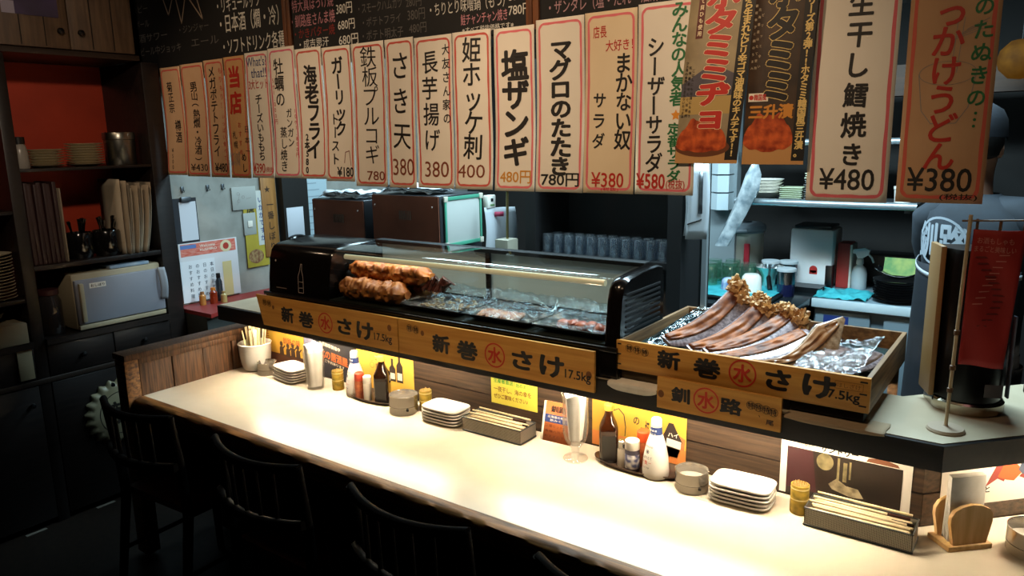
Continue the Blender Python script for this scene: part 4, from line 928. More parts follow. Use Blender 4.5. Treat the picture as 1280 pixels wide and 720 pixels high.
def shaker(x, y, r, h, bm, cm, label, band=None):
    t = thing('shaker', label, 'shaker', (x, y, ZT), 0, 'condiment shakers')
    B().lathe([(0, 0), (r * .95, 0), (r, .003), (r, h * .66), (r * .9, h * .74), (0, h * .74)], n=28).build('shaker_body', bm, t, world=False)
    B().lathe([(r * .96, h * .70), (r * 1.0, h * .72), (r * .98, h * .97), (r * .8, h), (0, h)], n=28).build('cap', cm, t, world=False)
    if band: B().lathe([(r * 1.003, h * .12), (r * 1.02, h * .13), (r * 1.02, h * .55), (r * 1.003, h * .56)], n=28).build('label', band, t, world=False)
redcap = M('red_cap', 'c8442a', .4); whitecap = M('white_cap', 'efe8da', .4)
chili = M('chili_powder', 'b0643a', .5, scale=60, col2='8a3a20')
shaker(-2.152, 1.925, .019, .105, chili, redcap, 'chili shaker with a red cap on the left condiment tray')
shaker(-2.108, 1.925, .0165, .100, M('pale_spice', 'd8cfc0', .4), whitecap, 'pale shaker with a white cap beside the dark soy bottle, left tray')
shaker(-.962, 1.925, .0225, .100, M('dark_pepper', '2e2a38', .35), whitecap, 'dark shaker with a white cap and navy label on the right condiment tray', M('white_navy_label', 'dcd8d4', .5, scale=70, col2='39406a', detail=0))
shaker(-1.003, 1.935, .013, .085, M('salt_glass', 'cfc6b4', .3), steel, 'slim pale salt shaker beside the dark soy bottle, right tray')
shaker(-.952, 1.982, .022, .112, chili, M('orange_cap', 'd8562a', .4), 'shaker with an orange cap behind the white-capped one, right tray')

# wooden napkin holder, turned towards the corner
t = thing('napkin_holder', 'pale wooden napkin holder at the right corner of the counter', 'napkin holder', (-.108, 2.005, ZC), math.radians(44))
nw = M('pale_beech', 'ecc48c', .45, scale=14, col2='d8aa6c', stretch=(4, 4, .4))
B().box(-.060, .058, -.038, .038, 0, .014, .003).build('base', nw, t, world=False)
pl = [(-.044, .014), (.044, .014), (.056, .07), (.055, .088), (.046, .102), (.026, .112), (0, .116), (-.026, .112), (-.046, .102), (-.055, .088), (-.056, .07)]
for y in (-.032, .022): B().prism(pl, y, y + .010, lambda x, y_, z: (x, z, y_)).build('side_plate', nw, t, world=False)
for k in range(4):
    o = tag(B().box(-.046 + .002 * k, .046 + .001 * k, -.002, .002, 0, .165, .0015).build('napkin', nap, None), 'folded white napkin standing in the pale wooden holder', 'napkin', 'napkins in the wooden holder')
    q = Vector((0, -.013 + .0085 * k, .015)); q.rotate(Matrix.Rotation(math.radians(44), 3, 'Z')); o.location = Vector((-.108, 2.005, ZC)) + q; o.rotation_euler = (.02 * (k - 1.5), 0, math.radians(44))

# ================================================================== LEFT SHELVING CABINET
cb_ = thing('shelving_cabinet', 'tall dark wooden shelving cabinet with an orange-red back along the left wall', 'cabinet', (-3.78, 1.2, 0))
XB, XF = -3.985, -3.58
B().box(XB, XF, 1.965, 2.05, .0, 2.086, .003).build('side_panel', cab_wood, cb_)
B().box(XB, XF, 1.335, 1.385, .0, 2.086, .003).build('divider', cab_wood, cb_)
B().box(XB, XF, .45, .50, .0, 2.086, .003).build('side_panel', cab_wood, cb_)
B().box(XB, XB + .01, .50, 1.965, .86, 2.086).build('back_panel', M('orange_red_panel', 'b83a1c', .6, scale=4, col2='a63216'), cb_)
for z0, z1, a, c in ((1.595, 1.608, 1.386, 1.964), (1.165, 1.187, 1.386, 1.964), (1.035, 1.055, .501, 1.334), (.835, .862, .501, 1.964), (1.42, 1.435, .501, 1.334)):
    if z0 == .835:
        B().box(XB + .011, XF + .02, .501, 1.334, z0, z1).box(XB + .011, XF + .02, 1.386, 1.964, z0, z1).build('shelf', cab_wood, cb_)
    else: B().box(XB + .011, XF - .004, a, c, z0, z1, .002).build('shelf', cab_wood, cb_)
B().box(XB, XF + .015, .45, 1.955, 2.088, 2.112, .003).build('cornice', M('dark_cornice', '2a201a', .4), cb_)
for y0, y1 in ((.50, .92), (.925, 1.334), (1.388, 1.68), (1.684, 1.964)):
    d = B().box(XF - .02, XF + .002, y0, y1, .03, .66, .003).build('door', cab_wood, cb_)
    B().lathe([(0, 0), (.006, 0), (.006, .012), (.012, .016), (.010, .024), (0, .026)], n=16).xf(Matrix.Translation((XF + .002, y1 - .04 if y0 < 1.6 else y0 + .04, .58)) @ Matrix.Rotation(math.pi / 2, 4, 'Y')).build('knob', black, d)
for y0, y1 in ((.50, .92), (.925, 1.334), (1.388, 1.68), (1.684, 1.964)):
    d = B().box(XF - .02, XF + .002, y0, y1, .69, .83, .003).build('drawer', cab_wood, cb_)
    B().lathe([(0, 0), (.006, 0), (.006, .012), (.012, .016), (.010, .024), (0, .026)], n=16).xf(Matrix.Translation((XF + .002, (y0 + y1) / 2, .76)) @ Matrix.Rotation(math.pi / 2, 4, 'Y')).build('knob', black, d)
B().box(XF - .01, XF + .006, .50, 1.964, .664, .687, .002).build('drawer_rail', M('dark_cornice'), cb_)
# wall cupboard above
wc = thing('wall_cupboard', 'brown plank-door wall cupboard above the left shelving cabinet', 'cupboard', (-3.78, 1.2, 2.113))
B().box(XB, XF - .021, .45, 1.95, 2.1135, 2.70, .003).build('cupboard_body', door_wood, wc)
for y0, y1, ky in ((.45, .94, .90), (.945, 1.36, 1.0), (1.365, 1.655, 1.615), (1.66, 1.945, 1.70)):
    d = B().box(XF - .02, XF, y0, y1, 2.118, 2.69, .003).build('door', door_wood, wc)
    b = B()
    for k in range(1, 3): b.box(XF - .001, XF + .0008, y0 + (y1 - y0) * k / 3 - .002, y0 + (y1 - y0) * k / 3 + .002, 2.125, 2.68)
    b.build('plank_groove', black, d)
    B().lathe([(0, 0), (.007, 0), (.007, .012), (.014, .017), (.012, .027), (0, .030)], n=18).xf(Matrix.Translation((XF, ky, 2.19)) @ Matrix.Rotation(math.pi / 2, 4, 'Y')).build('knob', M('dark_metal_knob', '3a3836', .25, .9), d)
side = lambda x, y0, z0: (lambda u, v, l: (x + l, y0 + u, z0 + v))
o = tag(B().box(-3.578, -3.5765, 1.40, 1.62, 2.245, 2.60).build('cupboard_poster', M('purple_poster', '3a2c4a', .6, scale=6, col2='2a2034'), None, (-3.577, 1.5, 2.25)), 'dark purple poster with an orange patch stuck on the brown cupboard doors', 'poster')
A().poly([(.05, .11), (.09, .09), (.12, .12), (.16, .08), (.19, .10), (.185, .20), (.14, .28), (.07, .26)]).build('orange_picture', M('poster_amber', 'b8803a', .6, scale=30, col2='7a4a24'), o, side(-3.5765, 1.40, 2.245), .0005)
A().rect(0, .05, 0, .05).build('pale_corner', M('poster_grey', '8a8290', .6), o, side(-3.5765, 1.40, 2.245), .0005)

def roundplates(x, y, z, n, r, where, m, pitch=.0115, group='plates on the left shelves'):
    first = None
    for i in range(n):
        lab = 'cream plate, %s of %s' % (fromtop(n - 1 - i), where)
        if first is None:
            first = tag(B().lathe([(0, 0), (r * .55, 0), (r * .6, .002), (r * .97, .010), (r, .012), (r * .97, .0125), (r * .6, .005), (0, .004)], n=32).build('plate', m, None), lab, 'plate', group); first.location = (x, y, z)
        else: dup(first, (x + R.uniform(-.002, .002), y + R.uniform(-.002, .002), z + i * pitch), lab)
roundplates(-3.70, 1.535, 1.6085, 7, .082, 'the shorter stack, upper red shelf', cream)
roundplates(-3.70, 1.712, 1.6085, 9, .082, 'the taller stack, upper red shelf', cream)
roundplates(-3.66, 1.245, 1.0555, 15, .085, "the cabinet's left bay stack", cream, .0135)
t = thing('steel_canister', 'brushed steel canister standing right of the plates on the upper red shelf', 'canister', (-3.69, 1.875, 1.6085))
B().lathe([(0, 0), (.066, 0), (.068, .003), (.068, .118), (.072, .120), (.072, .150), (.070, .153), (.066, .150), (.064, .01), (0, .01)], n=36).build('canister_body', M('dim_steel', '8a8880', .3, 1), t, world=False)
t = thing('jar', 'pale jar with a dark lid at the left end of the upper red shelf', 'jar', (-3.66, 1.425, 1.6085))
B().lathe([(0, 0), (.032, 0), (.034, .004), (.030, .07), (.024, .10), (.02, .105), (0, .105)], n=24).build('jar_body', M('milky_jar', '8d8880', .3), t, world=False)
B().lathe([(.021, .104), (.024, .106), (.024, .135), (0, .137)], n=24).build('lid', black, t, world=False)
for k in range(7):
    y = 1.408 + .019 * k
    o = tag(B().box(-.13, .05, -.008, .008, 0, .36 - .004 * (k % 3), .002).build('menu_binder', M('maroon_binder', '2e1716', .5), None), 'dark maroon menu binder, %s from the left on the middle shelf' % ORD[k], 'binder', 'menu binders on the middle shelf')
    o.location = (-3.66, y, 1.1875); o.rotation_euler = (.02 * (k % 2), 0, 0)
o = tag(B().box(-.13, .045, -.003, .003, 0, .33, .001).build('paper_menu_sheet', M('dim_paper', '8d7f6c', .8), None), 'pale sheet standing right of the maroon binders on the middle shelf', 'paper'); o.location = (-3.66, 1.545, 1.1875)
# black pots of cutlery
potm = M('black_ceramic', '0d0c0c', .15, coat=.5)
for k, (x, y, r) in enumerate(((-3.67, 1.625, .058), (-3.66, 1.745, .062))):
    t = thing('cutlery_pot', ['left black pot full of shiny cutlery on the middle red shelf', 'right black pot full of shiny cutlery beside the leaning papers'][k], 'pot', (x, y, 1.1875), 0, 'black cutlery pots')
    B().lathe([(0, 0), (r * .8, 0), (r, .02), (r, .11), (r * .92, .12), (r * .88, .11), (r * .85, .02), (0, .012)], n=30).build('pot_body', potm, t, world=False)
    for j in range(7):
        a = j * 2.2 + k; q = r * .6
        p0 = Vector((q * .3 * math.cos(a), q * .3 * math.sin(a), .02)); p1 = Vector((q * 1.05 * math.cos(a), q * 1.05 * math.sin(a), .17 + .02 * ((j * 3) % 5) / 5))
        b = B().tube([p0, p0.lerp(p1, .5), p0.lerp(p1, .8), p1], [.003, .003, .0045, .008], 8)
        o = tag(b.build('spoon', M('dark_chrome', '8a8a8a', .12, 1), None), 'steel spoon standing in the %s black pot' % ('left' if k == 0 else 'right'), 'spoon', 'spoons in the %s black pot' % ('left' if k == 0 else 'right'))
        o.location = (x, y, 1.1875)
# leaning papers and magazines
pm = [M('shelf_paper_a', 'b7aa97', .8, scale=5, col2='a3967f'), M('shelf_paper_b', '9d8f7a', .8, scale=5, col2='8a7c68'), M('shelf_paper_c', '877a68', .8)]
for k in range(9):
    y0 = 1.80 + .0125 * k; lean = -.02 + .035 * k; H = .355 - .008 * k if k < 2 else .31 + .012 * (k % 3)
    def f(u, v, y0=y0, lean=lean, H=H, k=k): return (-3.80 + (.205 + .012 * ((k * 5) % 3)) * u, y0 + (.0035 + .0052 * k) * v + .012 * math.sin(3 * v) * (k / 8) + .018 * (1 - u) * (k % 3) / 2, 1.1885 + H * v)
    labs = ['tall pale card leaning at the left of the paper bundle', 'tall paper with a folded corner, second of the paper bundle', 'wide grey magazine, third of the paper bundle', 'paper menu, fourth of the leaning paper bundle', 'paper menu, fifth of the leaning paper bundle', 'paper menu, sixth of the leaning paper bundle', 'bent paper sheet, seventh of the paper bundle', 'bent paper sheet, eighth of the paper bundle', 'curled sheet at the right end of the paper bundle']
    tag(B().grid(f, 3, 10).build('magazine', pm[k % 3], None, (-3.69, y0, 1.1875), solid=.003), labs[k], 'paper', 'papers leaning on the middle shelf')
# towel warmer
t = thing('towel_warmer', 'beige and grey towel warmer on the lower shelf of the left cabinet', 'towel warmer', (-3.70, 1.755, .8625))
beige = M('beige_plastic', 'a99c80', .45, scale=3, col2='9c8f74'); grey_d = M('grey_door', '8d8f98', .4, scale=2, col2='84868f')
B().box(-3.93, -3.60, 1.535, 1.957, .866, 1.125, .008).build('warmer_body', beige, t)
d = B().box(-3.599, -3.575, 1.538, 1.954, .893, 1.098, .005).build('door', grey_d, t)
B().box(-3.575, -3.555, 1.548, 1.568, .905, 1.085, .004).build('handle', beige, d)
A().rect(0, .075, 0, .024).build('label_plate', paper, d, side(-3.575, 1.60, 1.055), .0006)
A().h('おしぼり', .006, .069, .005, .019, .01).build('label_lettering', ink, d, side(-3.575, 1.60, 1.055), .0010)
B().box(-3.60, -3.576, 1.538, 1.954, .868, .889, .003).build('lower_strip', beige, t)
b = B()
for x in (-3.9, -3.63):
    for y in (1.56, 1.93): b.lathe([(.01, 0), (.01, .006)], (x, y, .862), 12, True)
b.build('foot', black, t)
tag(B().box(-3.78, -3.60, 1.715, 1.905, 1.1255, 1.140, .002).build('booklet', M('pale_blue_booklet', '7f98b0', .6, scale=12, col2='a8b4bc'), None, (-3.69, 1.81, 1.1255)), 'pale blue booklet lying on top of the towel warmer', 'booklet')
tag(B().grid(lambda u, v: (-3.572 + .018 * math.sin(3 * v) + .02 * u, 1.925 + .03 * u, 1.105 - .16 * v), 3, 10).build('hanging_cloth', M('pale_grey_cloth', '9aa0a8', .9), None, (-3.57, 1.94, 1.1), solid=.003), 'pale grey cloth hanging at the right corner of the towel warmer', 'cloth')
t = thing('glass_jar', 'dim glass jar with wrapped things left of the towel warmer', 'jar', (-3.66, 1.455, .8625))
B().lathe([(0, 0), (.045, 0), (.05, .01), (.05, .15), (.04, .175), (.04, .19), (0, .19)], n=28).build('jar_body', M('dim_jar', '2b2726', .15, coat=.6), t, world=False)
B().lathe([(.041, .18), (.044, .182), (.044, .205), (0, .208)], n=28).build('lid', M('maroon_lid', '3a1a18', .4), t, world=False)
# left bay: beige box and paper
tag(B().box(-3.86, -3.56, 1.02, 1.318, .8625, .955, .006).build('storage_box', beige, None, (-3.7, 1.17, .8625)), 'low beige box on the lower shelf of the left bay', 'box')
tag(B().box(-3.577, -3.566, 1.262, 1.322, .70, .834, .002).build('paper_strip', M('dim_cream_paper', '9d9274', .7), None, (-3.57, 1.29, .70)), 'cream paper strip hanging below the beige box in the left bay', 'paper')
t = thing('cup', 'dark bowl with a pale rim on the beige box in the left bay', 'bowl', (-3.66, 1.20, .9555))
B().lathe([(0, 0), (.03, 0), (.06, .03), (.075, .05), (.072, .05), (.05, .02), (0, .012)], n=28).build('bowl_body', potm, t, world=False)
# bottle-cap plaque on the cabinet doors
t = thing('bottle_cap_plaque', 'pale scalloped bottle-cap plaque hung low on the left cabinet', 'plaque', (-3.565, 1.665, .44))
N = 21 * 6
def capr(k, s): return s * (1 + .055 * math.cos(21 * 2 * math.pi * k / N))
b = B(); b.rings([[(-3.576 + x, 1.665 + r * math.cos(2 * math.pi * k / N), .44 + r * math.sin(2 * math.pi * k / N)) for k in range(N) for r in [capr(k, q) if q > .13 else q]] for q, x in ((.158, 0), (.158, .006), (.142, .02), (.128, .024))])
b.build('cap_disc', M('aged_cream_enamel', 'a39c80', .4, scale=9, col2='8f8668'), t)
A().h('麒', -.06, .05, -.06, .06, .02).ring(0, 0, .105, .004).build('black_emblem', M('dark_emblem', '2a2620', .5), t, lambda u, v, l: (-3.552 + l, 1.665 + u, .44 + v), .0006)

# pale strips on the floor along the cabinet
for x, y, l in ((-3.575, 1.19, 'pale tape piece on the floor at the cabinet foot, nearest the left edge'), (-3.58, 1.50, 'pale tape piece on the floor at the cabinet foot, in the middle'), (-3.585, 1.68, 'short pale tape piece on the floor at the cabinet foot, by the chair')):
    tag(B().box(x, x + .018, y, y + (.085 if y < 1.6 else .03), .0005, .002).build('floor_tape', M('pale_tape', '8a8478', .7), None, (x, y, .0005)), l, 'tape', 'tape pieces on the floor')

# ================================================================== CHAIRS
chair_m = M('black_lacquered_wood', '040303', .6, scale=10, col2='020202', stretch=(3, 3, .4), spec=.08); seat_m = M('reddish_brown_seat', '5e2412', .4, scale=10, col2='4a1c0e', stretch=(4, .4, 4))
def chair(x, y, label, rz=0):
    t = thing('dining_chair', label, 'chair', (x, y, 0), rz, 'chairs along the counter')
    B().prism([(-.19, -.18), (.19, -.18), (.21, .20), (-.21, .20)], .415, .44).build('seat', seat_m, t, world=False)
    for sx in (-1, 1):
        B().tube([(sx * .195, .185, .001), (sx * .185, .17, .414)], [.014, .018], 10).build('leg', chair_m, t, world=False)
        B().tube([(sx * .20, -.25, .001), (sx * .19, -.19, .42), (sx * .195, -.20, .60), (sx * .20, -.225, .80)], [.014, .018, .016, .013], 10).build('back_leg', chair_m, t, world=False)
        B().tube([(sx * .192, .17, .20), (sx * .196, -.22, .20)], .009, 8).build('stretcher', chair_m, t, world=False)
    def rail(z0, z1, bow, nm):
        b = B(); rg = []
        for i in range(17):
            s = -1 + i / 8; xx = s * .205; yy = -.222 - bow * (1 - s * s)
            zz = .006 * s * s
            rg.append([(xx, yy - .011, z0 + zz), (xx, yy + .011, z0 + zz), (xx, yy + .011, z1 + zz), (xx, yy + .004, z1 + .004 + zz), (xx, yy - .004, z1 + .004 + zz), (xx, yy - .011, z1 + zz)])
        b.rings(rg).build(nm, chair_m, t, world=False)
    rail(.778, .798, .055, 'top_rail'); rail(.60, .625, .05, 'lower_rail')
    b = B()
    for k in range(5):
        s = -.6 + .3 * k; b.tube([(s * .2, -.215 - .05 * (1 - s * s), .615), (s * .2, -.218 - .055 * (1 - s * s), .785)], .007, 8)
    b.build('spindle', chair_m, t, world=False)
    B().box(-.185, .185, -.015, .015, .385, .414).build('apron', chair_m, t, world=False)
    return t
chair(-2.555, 1.46, 'dark wooden chair at the left end of the counter, before the scalloped plaque', .06)
chair(-1.86, 1.46, 'dark wooden chair with a reddish seat, second from the left end of the counter')
chair(-1.24, 1.46, 'dark wooden chair, third from the left end of the counter', -.02)
chair(-.64, 1.46, 'dark wooden chair nearest the right end of the counter')

# ================================================================== NOTICES ON THE LEFT KITCHEN WALL
sidew = lambda y0, z0: (lambda u, v, l: (-3.679 + l, y0 + u, z0 + v))
def wallcard(y0, y1, z0, z1, name, m, label, cat, th=.0015, x=-3.6795):
    o = tag(B().box(x, x + th, y0, y1, z0, z1).build(name, m, None, (x, y0, z0)), label, cat)
    return o, (lambda u, v, l: (x + th + l, y0 + u, z0 + v)), y1 - y0, z1 - z0
o, fn, w, h = wallcard(2.10, 2.235, 1.19, 1.425, 'clipboard', M('dark_board', '1a1c24', .6), 'dark clipboard with a white sheet hung on the grey wall', 'clipboard', .004)
A().rect(.035, .130, .012, .215).build('white_sheet', M('bluish_paper', 'c8ccd4', .8), o, fn, .001)
B().box(-3.676, -3.660, 2.145, 2.20, 1.405, 1.432, .003).build('metal_clip', steeld, o)
for k, y in enumerate((2.165, 2.31, 2.40)):
    t = thing('wall_hook', ['small hook with a paper tag above the clipboard on the grey wall', 'small metal hook on the grey wall between the clipboard and the switch panel', 'small metal hook on the grey wall just left of the switch panel'][k], 'hook', (-3.679, y, 1.47), 0, 'hooks on the grey wall')
    B().box(-3.679, -3.672, y - .008, y + .008, 1.455, 1.485, .002).build('hook_plate', steeld, t)
    B().tube([(-3.673, y, 1.462), (-3.66, y, 1.455), (-3.655, y, 1.465)], .002, 6).build('hook_wire', steel, t)
t = thing('switch_panel', 'grey switch panel with faint marks on the grey wall', 'switch', (-3.679, 2.52, 1.33))
B().box(-3.679, -3.668, 2.445, 2.60, 1.335, 1.462, .003).build('panel_plate', M('pale_grey_plastic', 'a3a49e', .5), t)
a = A()
for k in range(3): a.ring(.04 + .03 * (k % 2), .05 + .02 * k, .009, .002)
a.line([(.03, .03), (.05, .09)], .002).line([(.09, .06), (.12, .065)], .002).build('faint_marks', grey_ink, t, lambda u, v, l: (-3.668 + l, 2.445 + u, 1.335 + v))
t = thing('switch_panel', 'smaller grey switch plate below the first on the grey wall', 'switch', (-3.679, 2.55, 1.2))
B().box(-3.679, -3.668, 2.505, 2.585, 1.19, 1.315, .003).build('panel_plate', M('pale_grey_plastic'), t)
B().box(-3.668, -3.664, 2.53, 2.56, 1.235, 1.27, .001).build('rocker', paper, t)
o, fn, w, h = wallcard(2.105, 2.45, .875, 1.19, 'menu_sheet', M('pale_menu', 'd8d6d8', .7), 'printed menu sheet with a red heading leaning on the grey wall above the red shelf', 'menu', .004, -3.674)
A().rect(.01, .335, .245, .31).build('red_heading', M('menu_red', 'c8503c', .6, scale=30, col2='d89080', stretch=(1, 1, 8)), o, fn, .0006)
A().rect(.01, .10, .285, .305).build('blue_heading', M('menu_blue', '5a78b0', .6), o, fn, .0009)
A().rect(.0, .2, .0, .22).build('handwritten_sheet', M('menu_white', 'e0e2e6', .8), o, fn, .0009)
a = A()
for k in range(4): a.col('本日のおすすめ料理'[k:k + 6], .18 - .042 * k, .205, .015, .022, .005)
a.build('lettering', M('menu_ink', '3a4050', .6), o, fn, .0013)
A().rect(.245, .30, .0, .19).build('cream_strip', M('menu_cream', 'd8c48c', .6), o, fn, .0009)
A().h('Welcome', .12, .21, .285, .300, .01).h('KUSHIRO', .12, .22, .265, .278, .01).build('heading_lettering', M('poster_white'), o, fn, .0011)
A().disc(.275, .275, .034, .032).build('round_badge', M('badge_cream', 'd8c8a0', .6), o, fn, .0010)
A().disc(.275, .275, .018, .018).build('badge_center', M('badge_red', 'a83424', .6), o, fn, .0014)
o, fn, w, h = wallcard(2.51, 2.655, 1.005, 1.435, 'hanging_flyer', M('mustard_flyer', 'b8a238', .6, scale=6, col2='a08c2c'), 'mustard yellow flyer with black vertical writing hung on the grey wall', 'flyer', .002, -3.672)
A().col('青唐辛', .045, .41, .25, .05, .02).build('lettering', ink, o, fn)
A().rect(.085, w, .12, h).build('pale_band', M('flyer_white', 'c8c8c0', .6), o, fn, .0005)
A().col('いかがですか', .115, .40, .14, .035, .015).build('band_lettering', blue_ink, o, fn, .0010)
A().disc(.06, .06, .05, .04).build('food_picture', M('flyer_brown', '7a4a30', .6, scale=60, col2='a88a5c'), o, fn, .0008)
t = thing('wooden_plaque', 'upright pale wooden plaque with dark characters right of the mustard flyer', 'plaque', (-3.679, 2.68, 1.05))
B().box(-3.679, -3.664, 2.632, 2.732, 1.05, 1.56, .002).build('plaque_board', M('orange_pine', 'a8743c', .5, scale=12, col2='8f5f2e', stretch=(4, 4, .4)), t)
A().h('★', .02, .06, .37, .41).col('一番しぼり', .05, .33, .03, .045, .015).build('lettering', M('plaque_ink', '3a2412', .6), t, lambda u, v, l: (-3.664 + l, 2.632 + u, 1.05 + v))
struct(B().box(-3.68, -3.62, 2.745, 2.925, 0, 2.03).build('trim_3', M('dark_post', '15120f', .6)))
tag(B().box(-3.6195, -3.617, 2.76, 2.88, 1.15, 1.325, .0005).xf(Matrix.Identity(4)).build('paper_note', M('bluish_paper'), None, (-3.618, 2.82, 1.15)), 'small white paper note pinned on the dark post by the left kitchen wall', 'note')
t = thing('wall_handset', 'black handset hung on the dark post below the white note', 'handset', (-3.60, 2.80, 1.13))
B().ball((-3.59, 2.80, 1.135), .03, .075, .035, 3).build('handset_body', blackgloss, t)
o, fn, w, h = wallcard(2.93, 3.12, 1.05, 1.56, 'notice_sheet', M('pale_blue_notice', 'a8bcc4', .7), 'large pale blue notice sheet on the far part of the left kitchen wall', 'notice')
a = A()
for k in range(9): a.rect(.03, .15 - .02 * (k % 3), .08 + .04 * k, .086 + .04 * k)
a.build('faint_lines', M('notice_grey', '8a9aa4', .7), o, fn)
# red side shelf with small bottles
t = thing('side_shelf', 'red-topped side shelf beyond the left end of the bar counter', 'shelf', (-3.55, 2.3, .855))
B().prism([(-3.679, 2.062), (-3.36, 2.062), (-3.62, 2.74), (-3.679, 2.74)], .845, .865).build('shelf_top', M('red_laminate', '8a2a26', .5), t)
B().prism([(-3.679, 2.062), (-3.40, 2.062), (-3.64, 2.70), (-3.679, 2.70)], .0, .844).build('shelf_panel', M('grey_panel', '3a3e3c', .7), t)
for x, y, r, h, c, cc, l in ((-3.60, 2.17, .017, .07, 'b87a3a', '8a5a2a', 'small amber jar at the left on the red side shelf'), (-3.585, 2.225, .02, .085, '8a2e14', 'd07a2a', 'red-brown sauce bottle with an orange cap on the red side shelf'), (-3.56, 2.27, .016, .06, 'c8b070', 'a88a50', 'pale small jar right of the sauce bottle on the red side shelf'), (-3.62, 2.285, .018, .15, '2a3038', '181818', 'tall dark bottle with a black cap behind the jars on the red side shelf')):
    t = thing('sauce_bottle', l, 'bottle', (x, y, .8655), 0, 'bottles on the red side shelf')
    B().lathe([(0, 0), (r, 0), (r, h * .7), (r * .55, h * .82), (r * .5, h * .86), (0, h * .86)], n=20).build('bottle_body', M('sauce_' + c, c, .25, coat=.4), t, world=False)
    B().lathe([(r * .6, h * .84), (r * .65, h * .85), (r * .6, h), (0, h)], n=20).build('cap', M('cap_' + cc, cc, .4), t, world=False)

# ================================================================== KITCHEN BEHIND THE BAR
wt = thing('kitchen_worktable', 'long steel worktable behind the display case', 'worktable', (-1.8, 2.5, 0))
B().box(-3.3, -.42, 2.41, 2.72, .80, .82, .002).box(-3.3, -.42, 2.405, 2.41, .78, .82).build('table_top', steeld, wt)
b = B()
for x in (-3.25, -1.8, -.47):
    for y in (2.44, 2.69): b.tube([(x, y, .002), (x, y, .80)], .018, 10)
b.build('leg', steeld, wt)
# the post's small shelf rests
tag(B().box(-1.02, -.30, 2.335, 2.39, .795, .8195, .002).build('support_rail', crate_dark, None, (-.6, 2.36, .8)), 'wooden rail under the rear posts of the salmon crate', 'rail')
tag(B().box(-3.1, -2.0, 2.42, 2.71, .8205, 1.10, .004).build('appliance_stand', steeld, None, (-2.5, 2.56, .82)), 'steel stand carrying the two brown ovens behind the display case', 'stand')
brn = M('brown_reflective_steel', '8a5440', .35, .1, scale=3, col2='6a3e30')
def oven(x0, x1, z1, label, y1):
    t = thing('oven', label, 'oven', ((x0 + x1) / 2, 2.5, 1.1005), 0, 'brown ovens behind the case')
    B().box(x0, x1, 2.42, y1, 1.104, z1, .006).build('oven_body', M('dark_oven_body', '3e4044', .35, .6), t)
    B().box(x0 + .004, x1 - .004, 2.4155, 2.4195, 1.108, z1 - .004).build('rear_panel', brn, t)
    b = B(); xc = x0 + (x1 - x0) * .42
    for k in range(7): b.box(xc + k * .011, xc + k * .011 + .005, 2.4135, 2.4155, z1 - .11, z1 - .07)
    b.build('vent_slot', M('vent_grey', '5a5048', .5), t)
    b = B()
    for x in (x0 + .02, x1 - .04):
        for z in (z1 - .05, 1.13): b.ball((x, 2.4155, z), .005, .002, .005, 1)
    b.build('screw', steel, t)
    return t
oven(-2.965, -2.60, 1.428, 'smaller brown-backed oven at the left behind the display case, papers on top', 2.62)
oven(-2.545, -2.135, 1.462, 'larger brown-backed oven behind the middle of the display case', 2.71)
for x0, x1, z, s, l in ((-2.93, -2.63, 1.4285, 3, 'loose pile of white papers on the smaller brown oven'), (-2.50, -2.18, 1.4625, 6, 'white papers lying on the larger brown oven')):
    t = thing('paper_pile', l, 'papers', ((x0 + x1) / 2, 2.5, z), 0, 'papers on the ovens')
    for k in range(4):
        B().grid(lambda u, v: (x0 + .01 * k + (x1 - x0 - .03) * u, 2.43 + .17 * v, z + .004 + .007 * k + .03 * abs(noise.noise(Vector((u * 4, v * 3, s + k))))), 10, 8).build('sheet', M('cool_paper', 'c4ccd4', .8), t, solid=.0006)
t = thing('white_board', 'small white board with green edges fixed on the right side of the larger oven', 'board', (-2.13, 2.57, 1.2))
B().box(-2.1335, -2.128, 2.445, 2.69, 1.245, 1.448, .001).build('board_sheet', M('pale_board', 'b8bcb8', .4), t)
gr = M('green_edge', '4a9a80', .4)
B().box(-2.128, -2.122, 2.445, 2.69, 1.440, 1.455, .001).box(-2.128, -2.122, 2.445, 2.69, 1.238, 1.253, .001).box(-2.128, -2.122, 2.44, 2.452, 1.26, 1.435, .001).box(-2.128, -2.122, 2.683, 2.695, 1.26, 1.435, .001).build('green_frame', gr, t)
b = B()
for y in (2.446, 2.69):
    for z in (1.446, 1.246): b.box(-2.127, -2.119, y - .012, y + .012, z - .012, z + .012, .002)
b.build('corner_cap', M('ivory_plastic', 'c8c4b4', .4), t)
t = thing('kitchen_timer', 'small white kitchen timer clipped right of the white board', 'timer', (-2.10, 2.735, 1.40))
B().box(-2.13, -2.10, 2.712, 2.775, 1.385, 1.445, .006).build('timer_body', white, t)
B().box(-2.100, -2.0985, 2.735, 2.752, 1.415, 1.43).build('display', black, t)
B().box(-2.100, -2.0985, 2.73, 2.76, 1.395, 1.403).build('button_row', M('green_button', '5a8a4a', .5), t)
t = thing('note_sheet', 'curled white note sheet with a pink sticker hanging right of the white board', 'note', (-2.08, 2.78, 1.2))
B().grid(lambda u, v: (-2.115 + .03 * u + .012 * math.sin(3 * v), 2.70 + .20 * u, 1.17 + .22 * v - .01 * u), 6, 8).build('sheet', M('cool_paper'), t, solid=.0008)
B().grid(lambda u, v: (-2.0955 + .03 * u, 2.755 + .03 * u, 1.345 + .022 * v), 1, 1).build('pink_sticker', M('pink_sticker', 'c84a6a', .6), t, solid=.001)
tag(B().box(-1.995, -1.925, 2.62, 2.70, .8205, 1.262, .004).build('steel_box', M('tan_steel', '9a9686', .4, .3), None, (-1.96, 2.66, .82)), 'pale steel box between the hanging note and the black glass rack', 'box')
t = thing('ladle', 'steel ladle standing on the pale steel box', 'ladle', (-1.955, 2.66, 1.2625))
